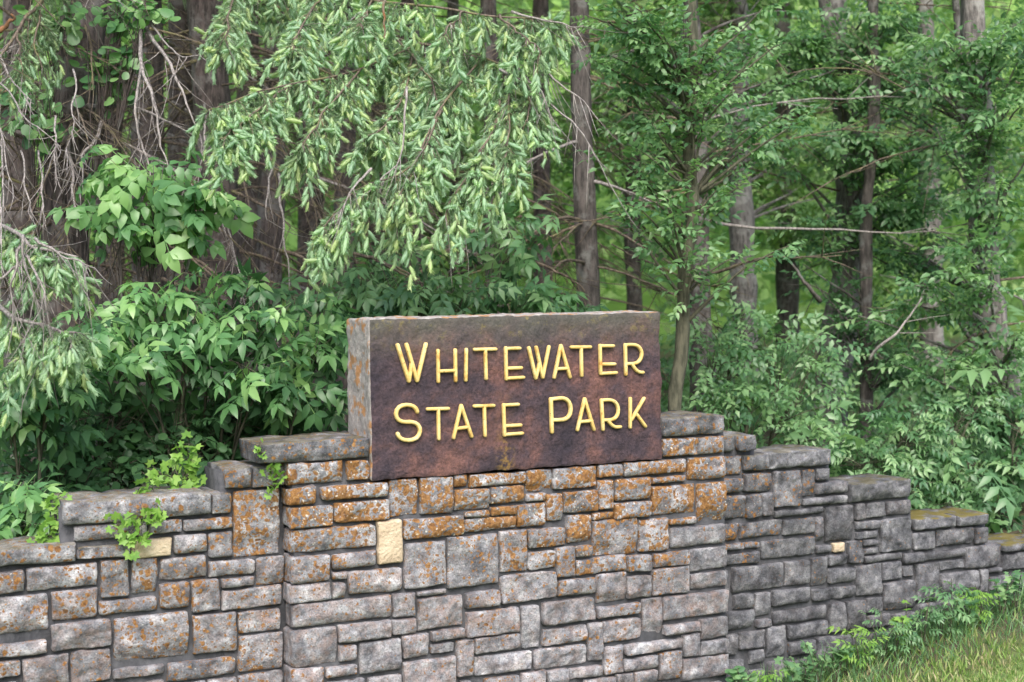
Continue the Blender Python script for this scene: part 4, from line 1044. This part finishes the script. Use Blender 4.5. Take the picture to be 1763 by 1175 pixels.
bough(spA, 'bough', [(130, -40, 9.5), (80, -10, 9.0), (30, 60, 8.6), (-10, 120, 8.4)], .016, [[(80, -10, 9.0), (60, 60, 8.7), (70, 120, 8.6)], [(30, 60, 8.6), (40, 130, 8.4)]], .26, 30, tipgrow=.25)

# bare grey limbs hanging in front of the dark trunks
def dead_limb(parent, px, r0, twigs, length=.35, mat=None):
    m_ = MB(); p = wiggle(smooth_path([dp(*q) for q in px], 16), .012); tube(m_, p, np.linspace(r0, r0*.3, 16), 6, .5, 0, True, .08)
    for k in range(twigs):
        i = int(rng.integers(3, 16)); d = unit(unit(p[-1]-p[0])*.5+rng.normal(0, .5, 3)+np.array([0, 0, -.6]))
        limb(m_, p[i], p[i]+d*length*rng.uniform(.4, 1.2), .0035, .001, -.05, 6, .05, 3)
    m_.build('dead_branch', mat or M_DEAD, parent, True)
for px_, r0, tw in (([(245, 40, 9.2), (243, 110, 8.6), (262, 170, 8.4), (278, 240, 8.3), (292, 296, 8.3)], .012, 7), ([(250, 45, 9.2), (290, 110, 8.5), (318, 165, 8.4), (345, 240, 8.3)], .012, 8),
                   ([(242, 60, 9.2), (238, 160, 8.6), (240, 240, 8.5), (262, 310, 8.4)], .011, 10), ([(180, 190, 9.4), (160, 240, 8.9), (145, 280, 8.8), (138, 345, 8.8)], .013, 10),
                   ([(255, 30, 9.2), (300, 90, 8.6), (345, 95, 8.4)], .007, 5), ([(352, 180, 9.4), (352, 240, 8.6), (346, 310, 8.5)], .008, 4),
                   ([(470, 270, 9.5), (462, 330, 8.9), (455, 390, 8.8)], .008, 4), ([(480, 300, 9.4), (490, 400, 8.8), (500, 500, 8.7)], .010, 2)):
    dead_limb(spA if px_[0][0] < 300 else spB, px_, r0, tw)
for x0, y0, x1, y1 in ((0, 200, 20, 330), (40, 290, 55, 380), (70, 290, 75, 400), (8, 260, 5, 380), (100, 230, 95, 330), (130, 150, 120, 260), (0, 170, 110, 255), (0, 120, 60, 180)):
    dead_limb(spG, [(x0-4, y0-30, 8.2), ((x0+x1)/2, (y0+y1)/2, 7.9), (x1, y1, 7.8)], .006, 9, .22)
for x0, y0, x1, y1, d_ in ((430, 90, 560, 150, 10.2), (400, 330, 500, 390, 10), (560, 420, 760, 510, 9.6), (480, 430, 620, 520, 9.8), (300, 430, 480, 560, 9.6), (420, 240, 520, 330, 10.2), (620, 440, 740, 500, 9.6), (250, 400, 420, 520, 9.6),
                           (900, 450, 1010, 500, 10.4), (540, 260, 660, 350, 10.4), (280, 480, 520, 620, 9.2)):
    dead_limb(spB, [(x0, y0, d_), ((x0+x1)/2, (y0+y1)/2-10, d_-.2), (x1, y1, d_-.3)], .014, 9, .4, M_TWIG)
dead_limb(spB, [(660, -20, 8.1), (661, 30, 8.1), (664, 70, 8.1)], .010, 0, mat=M_RUSTBARK)
dead_limb(spG, [(-10, 60, 7.6), (8, 42, 7.6), (26, 26, 7.6)], .018, 0, mat=M_RUSTBARK)

# ------------------------------------------------------------------ broadleaf trees on the right
broadleaf('sapling', 'slender green-barked sapling just right of the sign, with layered leafy sprays', [(1192, -60), (1190, 200), (1184, 420), (1168, 700)], 9.6, 21, M_GREENBARK, M_LEAF_B,
          [(1070, 50, 110, 50, -.3, 14), (1250, 80, 110, 60, 0, 14), (1090, 230, 90, 40, -.2, 8), (1290, 210, 120, 40, 0, 9), (1110, 350, 80, 30, -.2, 6), (1260, 320, 100, 30, 0, 6), (1250, 430, 110, 25, -.2, 5), (1140, 150, 100, 40, -.1, 8)], SPRAYB, .19, 16, high=40, cat='tree')
broadleaf('tree', 'dark straight trunk standing close behind the slender sapling', [(1186, -60), (1196, 300), (1204, 560), (1208, 700)], 11.4, 38, M_DARKBARK, M_LEAF_B, [(1330, 120, 130, 90, .5, 14), (1120, 140, 120, 80, 1, 10)], SPRAY, .24, 14, high=50, snags=16)
broadleaf('tree', 'pale grey trunk further back between sapling and forked tree', [(1268, -60), (1274, 200), (1280, 560)], 16.0, 38, M_GREYBARK, M_LEAF_C, [(1260, -20, 160, 70, .5, 12), (1340, 300, 120, 60, 1, 10)], SPRAY, .5, 12, snags=14)
broadleaf('tree', 'stout pale trunk with a dark cleft, among the right-hand leaves', [(1428, -60), (1452, 180), (1462, 360), (1448, 530)], 13.0, 50, M_GREYBARK, M_LEAF_B,
          [(1480, 110, 150, 45, -.8, 13), (1570, 250, 120, 35, -.8, 11), (1420, 250, 110, 35, -.9, 7), (1580, 340, 110, 30, -.8, 11), (1370, 60, 100, 50, -.8, 9), (1370, 390, 110, 25, -.6, 6), (1540, 40, 130, 45, -.6, 10)], SPRAYB, .22, 16, high=50, snags=14)
broadleaf('tree', 'leaning grey trunk at the right end behind the leafy bush', [(1672, -60), (1686, 260), (1702, 480), (1722, 660), (1742, 830)], 11.4, 46, M_GREYBARK, M_LEAF_B,
          [(1640, 90, 120, 60, -.6, 12), (1720, 200, 100, 70, -.6, 11), (1640, 430, 110, 50, -.6, 7), (1710, 320, 80, 60, -.6, 8), (1740, 60, 90, 60, -.5, 9), (1590, 520, 110, 45, -.5, 8), (1620, 620, 90, 40, -.4, 7), (1750, 560, 50, 80, -.5, 5)], SPRAYB, .21, 15, high=50, snags=12)
broadleaf('sapling', 'thin black sapling stem left of the leaning grey trunk', [(1640, -60), (1668, 300), (1676, 500), (1680, 730)], 12.6, 15, M_DARKBARK, M_LEAF_D, [(1600, 130, 120, 90, -.3, 12), (1690, 420, 80, 60, -.2, 8), (1560, 440, 100, 60, -.2, 8)], SPRAY, .22, 14, high=50)
broadleaf('sapling', 'dark sapling stem rising out of the thicket behind the wall steps', [(1508, -60), (1496, 400), (1492, 740)], 12.2, 20, M_DARKBARK, M_LEAF_D, [(1470, 560, 130, 60, -.2, 14), (1560, 590, 90, 50, 0, 10), (1420, 480, 90, 50, 0, 8)], SPRAY, .22, 14, high=50)
broadleaf('tree', 'tree with grey trunk deep in the right background', [(1590, -60), (1600, 300), (1604, 560)], 17.0, 34, M_GREYBARK, M_LEAF_C, [(1600, 200, 160, 120, 0, 18), (1500, 400, 140, 80, 0, 12)], SPRAY, .45, 14, snags=12)
broadleaf('tree', 'tree with dark trunk deep behind the pale grey trunk', [(1345, -60), (1352, 300), (1356, 560)], 18.5, 34, M_DARKBARK, M_LEAF_C, [(1340, 150, 170, 120, 0, 18), (1400, 380, 140, 70, 0, 10)], SPRAY, .45, 14, snags=12)
broadleaf('tree', 'tree with thin trunk far back beside the blackish spruce trunk', [(1085, -60), (1088, 300), (1092, 560)], 18.0, 26, M_DARKBARK, M_LEAF_C, [(1060, 200, 170, 120, 0, 16), (1130, 60, 140, 70, 0, 12)], SPRAY, .45, 14, snags=12)
broadleaf('tree', 'tree with slim trunk far behind the sign block', [(780, -60), (784, 300), (788, 560)], 18.5, 28, M_DARKBARK, M_LEAF_C, [(800, 250, 190, 150, 0, 18), (880, 420, 150, 80, 0, 14), (640, 380, 120, 90, 0, 10)], SPRAY, .45, 14, snags=12)
# dead sticks among the right-hand leaves
def stick(px, r0, label, mat, tw=4):
    t0 = [dp(*q) for q in px]; t = thing('fallen_branch', label, 'branch', t0[-1]); m_ = MB(); p = wiggle(smooth_path(t0, 14), .01)
    tube(m_, p, np.linspace(r0, r0*.35, 14)[::-1], 6); m_.build('limb', mat, t, True); s_ = MB()
    for k in range(tw):
        i = int(rng.integers(2, 12)); limb(s_, p[i], p[i]+unit(rng.normal(0, 1, 3)+np.array([0, 0, -.3]))*rng.uniform(.15, .4), .004, .0015, 0, 6, .06, 4)
    s_.build('twigs', mat, t, True, 'stuff')
stick([(1588, 512, 10.6), (1560, 560, 10.6), (1520, 590, 10.6), (1496, 618, 10.7)], .014, 'pale bare branch snagged in the leaves above the wall steps', M_DEAD)
stick([(1356, 445, 11), (1378, 475, 11), (1396, 500, 11), (1412, 520, 11.1)], .020, 'short black dead branch leaning by the cleft pale trunk', M_DARKBARK, 3)
stick([(1052, 420, 10.6), (1100, 445, 10.6), (1180, 480, 10.7), (1270, 500, 10.8)], .012, 'long thin brown dead branch crossing behind the slender sapling', M_TWIG, 8)

# ------------------------------------------------------------------ shrubs behind the wall, left
B = lambda px, d_: dp(px, 900, d_)
shrub('elder_shrub', 'elder shrub with sharp light green leaflets below the dark spruce twigs', B(250, 8.7),
      [(190, 300, 60, 28, 8.4, 12), (270, 320, 80, 45, 8.3, 30), (350, 345, 60, 30, 8.3, 16), (200, 375, 60, 35, 8.3, 14), (300, 385, 70, 30, 8.3, 16), (240, 400, 70, 30, 8.4, 12)], M_LEAF_A, COMP5, .27, single=8, stem_r=.008, bark=M_DARKBARK)
shrub('elder_shrub', 'broad elder shrub with drooping pinnate leaves beside the left end of the sign', B(350, 8.5),
      [(250, 515, 80, 28, 8.0, 18), (330, 560, 70, 35, 7.9, 15), (440, 545, 90, 35, 8.0, 18), (540, 600, 60, 50, 8.1, 16), (450, 640, 80, 35, 7.9, 17), (250, 615, 90, 32, 7.8, 17), (170, 555, 70, 35, 7.8, 13), (510, 680, 60, 30, 8.0, 12), (380, 485, 80, 20, 8.2, 11), (570, 535, 40, 35, 8.3, 10)],
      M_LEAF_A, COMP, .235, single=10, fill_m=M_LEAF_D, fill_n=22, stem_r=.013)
shrub('elder_shrub', 'elder shrub with long leaflets spilling over the lowest left coping', B(20, 7.5),
      [(50, 860, 55, 30, 6.95, 16), (30, 905, 40, 20, 6.9, 10), (90, 610, 60, 40, 7.2, 16), (60, 660, 60, 40, 7.2, 18), (20, 720, 50, 40, 7.2, 12)], M_LEAF_A, COMP, .22, single=8, fill_m=M_LEAF_D, fill_n=30)
shrub('dark_shrub', 'dense dark green round-leaved shrub in the shade behind the left coping', B(170, 8.2),
      [(110, 720, 90, 60, 7.9, 60), (200, 700, 90, 60, 8.0, 60), (80, 800, 90, 50, 7.7, 60), (200, 800, 100, 60, 7.9, 70), (300, 740, 80, 60, 8.1, 60), (310, 830, 80, 40, 7.9, 50), (400, 760, 70, 60, 8.3, 50), (380, 700, 80, 50, 8.4, 50), (480, 740, 70, 40, 8.4, 40)],
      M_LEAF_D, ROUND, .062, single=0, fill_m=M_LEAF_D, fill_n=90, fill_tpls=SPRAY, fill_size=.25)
shrub('shrub', 'low leafy shrub behind the top of the sign block', B(700, 9.6), [(620, 500, 80, 35, 9.2, 30), (720, 510, 80, 30, 9.2, 30), (800, 500, 80, 35, 9.3, 26), (880, 400, 70, 60, 9.8, 26), (920, 510, 60, 30, 9.4, 18), (660, 440, 90, 40, 9.9, 24)],
      M_LEAF_B, COMPL, .24, fill_m=M_LEAF_D, fill_n=30)
shrub('vine', 'light green round-leaved vine climbing the thick dark spruce trunk', dp(120, 640, 9.4),
      [(90, 45, 60, 35, 9.2, 60), (200, 30, 70, 30, 9.1, 60), (180, 130, 50, 60, 9.2, 60), (60, 180, 60, 60, 9.2, 40), (220, 90, 40, 40, 9.1, 36), (60, 220, 60, 40, 9.2, 40), (260, 20, 40, 25, 9.0, 30)], M_LEAF_A, ROUND, .075, stem_r=.005, cat='vine', face=1.0, bark=M_SPRUCEBARK)
# the thicket behind the right-hand steps
shrub('bush', 'dense fresh green bush behind the lower right wall steps', B(1570, 10.6),
      [(1480, 790, 70, 50, 10.2, 70), (1560, 750, 80, 50, 10.3, 80), (1640, 740, 70, 45, 10.5, 70), (1560, 830, 80, 50, 10.2, 80), (1640, 820, 60, 50, 10.4, 70), (1480, 850, 50, 30, 10.1, 40), (1600, 880, 60, 30, 10.2, 50), (1680, 700, 60, 40, 10.9, 40)],
      M_LEAF_B, COMPL, .14, fill_m=M_LEAF_D, fill_n=50, fill_size=.16)
shrub('bush', 'shadowed broad-leaved bush at the foot of the leaning grey trunk', B(1740, 11.0),
      [(1720, 880, 50, 40, 10.4, 40), (1750, 800, 40, 60, 10.6, 40), (1700, 950, 40, 30, 10.2, 24), (1745, 720, 50, 40, 10.9, 30)], M_LEAF_B, LOBED, .085, fill_m=M_LEAF_D, fill_n=50, fill_size=.2)
shrub('shrub', 'pale layered shrub between sign block and right wall steps', B(1260, 10.6),
      [(1230, 620, 90, 50, 10.3, 40), (1330, 600, 90, 50, 10.5, 40), (1270, 560, 100, 40, 10.6, 36), (1370, 680, 80, 45, 10.4, 40), (1290, 690, 80, 40, 10.2, 40), (1420, 620, 70, 50, 10.8, 30), (1230, 690, 50, 25, 10.1, 20), (1390, 740, 70, 30, 10.2, 30)],
      M_LEAF_B, SPRAY, .24, fill_m=M_LEAF_B, fill_n=10, fill_tpls=SPRAY, fill_size=.22)

# ------------------------------------------------------------------ little plants rooted in the wall
def wall_plant(label, root, clumps, size, tpls=LOBED, mat=M_LEAF_Y, stem_r=.003, name='creeper', group=None):
    """root: a point on the wall; clumps: (px, py, Y plane, half size px, leaves)"""
    root = np.array(root, float); t = thing(name, label, 'plant', root, group); wood = MB()
    for cx, cy, Y, hs, nl in clumps:
        C = on_plane(cx, cy, Y); st = smooth_path([root, root+(C-root)*.5+np.array([0, -.02, .02]), C], 7); tube(wood, wiggle(st, .004), np.linspace(stem_r, stem_r*.6, 7), 4)
        D = (C-CAM)@FW; s = 1/ppm(D); u = rng.normal(0, .55, (nl, 3)).clip(-1, 1)
        q = C+RT*u[:, :1]*hs*s+UP*u[:, 1:2]*hs*s-FW*(abs(u[:, 2:])*hs*.5*s)
        out = (q-C)+np.array([0, -.01, -.004]); M = frames(unit(out)+rng.normal(0, .25, (nl, 3)), TOCAM*1.1+np.array([0, 0, .7])+rng.normal(0, .3, (nl, 3)))
        S = size*rng.uniform(.7, 1.25, nl)
        for k in range(nl):
            tube(wood, [C, (C+q[k])/2+np.array([0, 0, .006]), q[k]], [.0016, .0013, .001], 3)
            tk = int(rng.integers(0, len(tpls))); copy_part(leaf_mesh((id(tpls), mat.name, tk), tpls[tk], mat), 'leaf', t, to_mat(q[k], M[k], S[k]))
    wood.build('stem', M_GREENBARK, t, True)
    return t
wall_plant('ivy-like creeper hanging down over the left coping beside the cream stone', on_plane(262, 872, .10), [(272, 880, .05, 12, 8), (258, 893, .05, 14, 10), (244, 905, .05, 14, 9), (228, 915, .05, 16, 9), (204, 906, .05, 14, 9), (230, 938, .05, 13, 8), (252, 925, .05, 10, 6)], .040)
wall_plant('small lobed plant growing out of the joint under the second coping', on_plane(472, 836, .05), [(466, 812, .03, 10, 5), (484, 814, .03, 10, 4), (474, 828, .03, 12, 6), (470, 842, .03, 9, 4), (480, 820, .03, 12, 4)], .036)
wall_plant('tiny seedling standing on the coping left of the sign', on_plane(446, 786, -.01), [(446, 768, -.02, 8, 5), (442, 776, -.02, 7, 4), (450, 782, -.02, 6, 3)], .024)
wall_plant('bright leafy plant sprouting behind the step of the second coping', on_plane(318, 846, .30), [(300, 812, .28, 18, 9), (280, 826, .28, 14, 8), (322, 792, .28, 16, 8), (326, 766, .28, 12, 6), (330, 822, .28, 14, 8), (322, 836, .28, 12, 7), (304, 776, .28, 12, 4), (338, 800, .28, 12, 6), (275, 815, .28, 12, 6)], .048)
wall_plant('small tuft of pale leaves on top of the long left coping', on_plane(250, 850, .22), [(246, 838, .2, 12, 9), (262, 842, .2, 8, 5), (238, 846, .2, 8, 5)], .034)
wall_plant('pale creeper clump trailing onto the lowest left coping beside the elder leaves', on_plane(90, 935, .30), [(92, 890, .2, 16, 10), (98, 910, .2, 14, 9), (84, 925, .2, 14, 9), (96, 866, .2, 12, 6), (104, 850, .2, 10, 5), (70, 920, .2, 12, 6), (104, 926, .2, 9, 5)], .042)

# ------------------------------------------------------------------ turf and weeds at the foot of the wall, right
def lawn():
    mb = MB(); n_ = 85000
    x = rng.uniform(.2, 4.6, n_); y = rng.uniform(-2.6, .05, n_)
    dens = np.clip((-y-.25)*2.2, .18, 1)*(.75+.5*np.array([mnoise.noise((a*1.7, b_*1.7, 5)) for a, b_ in zip(x, y)])); k = rng.random(n_) < dens; x, y = x[k], y[k]; n_ = len(x)
    z = ground_z(x, y)-.035
    tpl = (np.array([(-.09, 0, 0), (.09, 0, 0), (.06, .55, .12), (-.05, .58, .12), (.01, 1, .36)]), np.array([(0, 1, 2), (0, 2, 3), (3, 2, 4)]))
    d = np.stack([rng.normal(0, .35, n_), rng.normal(0, .35, n_), np.ones(n_)], -1); nr = np.stack([rng.normal(0, 1, n_), rng.normal(0, 1, n_), 0*x], -1)
    scatter(mb, tpl, np.stack([x, y, z], -1), frames(d, nr), rng.uniform(.028, .055, n_)*np.where(y > -.6, 1.3, 1.0), rng.random(n_))
    o = mb.build('grass', M_GRASS, None); o['kind'] = 'stuff'; o['label'] = 'short mown yellow-green grass sloping up along the right wall'; o['category'] = 'grass'
lawn()
def weed(label, px, py, h, mat, tpls, size, nl, group=None, spread=.10):
    Y = -.12; p = on_plane(px, py, Y); gx = p[0]; root = np.array([gx, Y, float(ground_z(gx, Y))-.02]); t = thing('weed', label, 'weed', root, group); wood = MB()
    for s_ in range(max(1, nl//9)):
        a = rng.uniform(0, 6.283); top = root+np.array([math.cos(a)*spread*rng.uniform(.2, 1), math.sin(a)*spread*.6, h*rng.uniform(.6, 1)])
        st = smooth_path([root, (root+top)/2+np.array([0, 0, .03]), top], 8); tube(wood, st, np.linspace(.004, .002, 8), 4)
        for k in range(9):
            q = st[int(rng.integers(2, 8))]; b_ = rng.uniform(0, 6.283); d = np.array([math.cos(b_), math.sin(b_), rng.uniform(-.2, .5)])
            M = frames(np.array([d]), np.array([TOCAM*.6+np.array([0, 0, 1])+rng.normal(0, .2, 3)]))[0]; tk = int(rng.integers(0, len(tpls)))
            copy_part(leaf_mesh((id(tpls), mat.name, tk), tpls[tk], mat), 'leaf', t, to_mat(q, M, size*rng.uniform(.7, 1.25)))
    wood.build('stem', M_GREENBARK, t, True)
FERN = [compound_tpl(3, False, 60+k, .36, .36, 50) for k in range(2)]
weed('tall star-leaved weed against the reddish stone near the wall end', 1637, 1090, .36, M_LEAF_B, FERN, .13, 18, spread=.05)
weed('creeping weed climbing the inner corner where the right wing begins', 1275, 1160, .22, M_LEAF_B, ROUND, .045, 45, spread=.09)
for px_, py_, h_ in ((1320, 1168, .16), (1370, 1150, .22), (1410, 1140, .26), (1440, 1125, .24), (1480, 1118, .26), (1520, 1100, .30), (1560, 1088, .30), (1590, 1070, .26), (1620, 1060, .22), (1665, 1050, .22), (1695, 1035, .26), (1725, 1020, .26), (1750, 1010, .26), (1540, 1105, .2), (1385, 1165, .2)):
    pale, fern = rng.random() > .6, rng.random() < .65
    weed(('pale ' if pale else 'deep green ')+('feather-leaved' if fern else 'broad lobed')+' weed in the grassy strip along the foot of the right wing', px_, py_, h_, M_LEAF_Y if pale else M_LEAF_B, FERN if fern else LOBED,
         rng.uniform(.07, .11) if fern else rng.uniform(.035, .06), 27, ('pale ' if pale else 'deep green ')+('feathery' if fern else 'lobed')+' weeds along the foot of the wall')
def long_grass():
    mb = MB(); n_ = 4200; x = rng.uniform(1.25, 5.0, n_); y = .06-.55*rng.random(n_)**1.5; z = ground_z(x, y)-.03
    tpl = (np.array([(-.025, 0, 0), (.025, 0, 0), (.02, .5, .06), (-.018, .5, .06), (.012, .8, .22), (-.01, .8, .22), (0, 1, .45)]), np.array([(0, 1, 2), (0, 2, 3), (3, 2, 4), (3, 4, 5), (5, 4, 6)]))
    d = np.stack([rng.normal(0, .45, n_), rng.normal(0, .4, n_)-.1, np.ones(n_)], -1); nr = np.stack([rng.normal(0, 1, n_), rng.normal(0, 1, n_), 0*x], -1)
    scatter(mb, tpl, np.stack([x, y, z], -1), frames(d, nr), rng.uniform(.05, .18, n_)*np.clip(1.0+y*1.1, .35, 1), rng.random(n_))
    o = mb.build('long_grass', M_LEAF_B, None); o['kind'] = 'stuff'; o['label'] = 'unmown longer grass in the strip along the foot of the right wing'; o['category'] = 'grass'
long_grass()
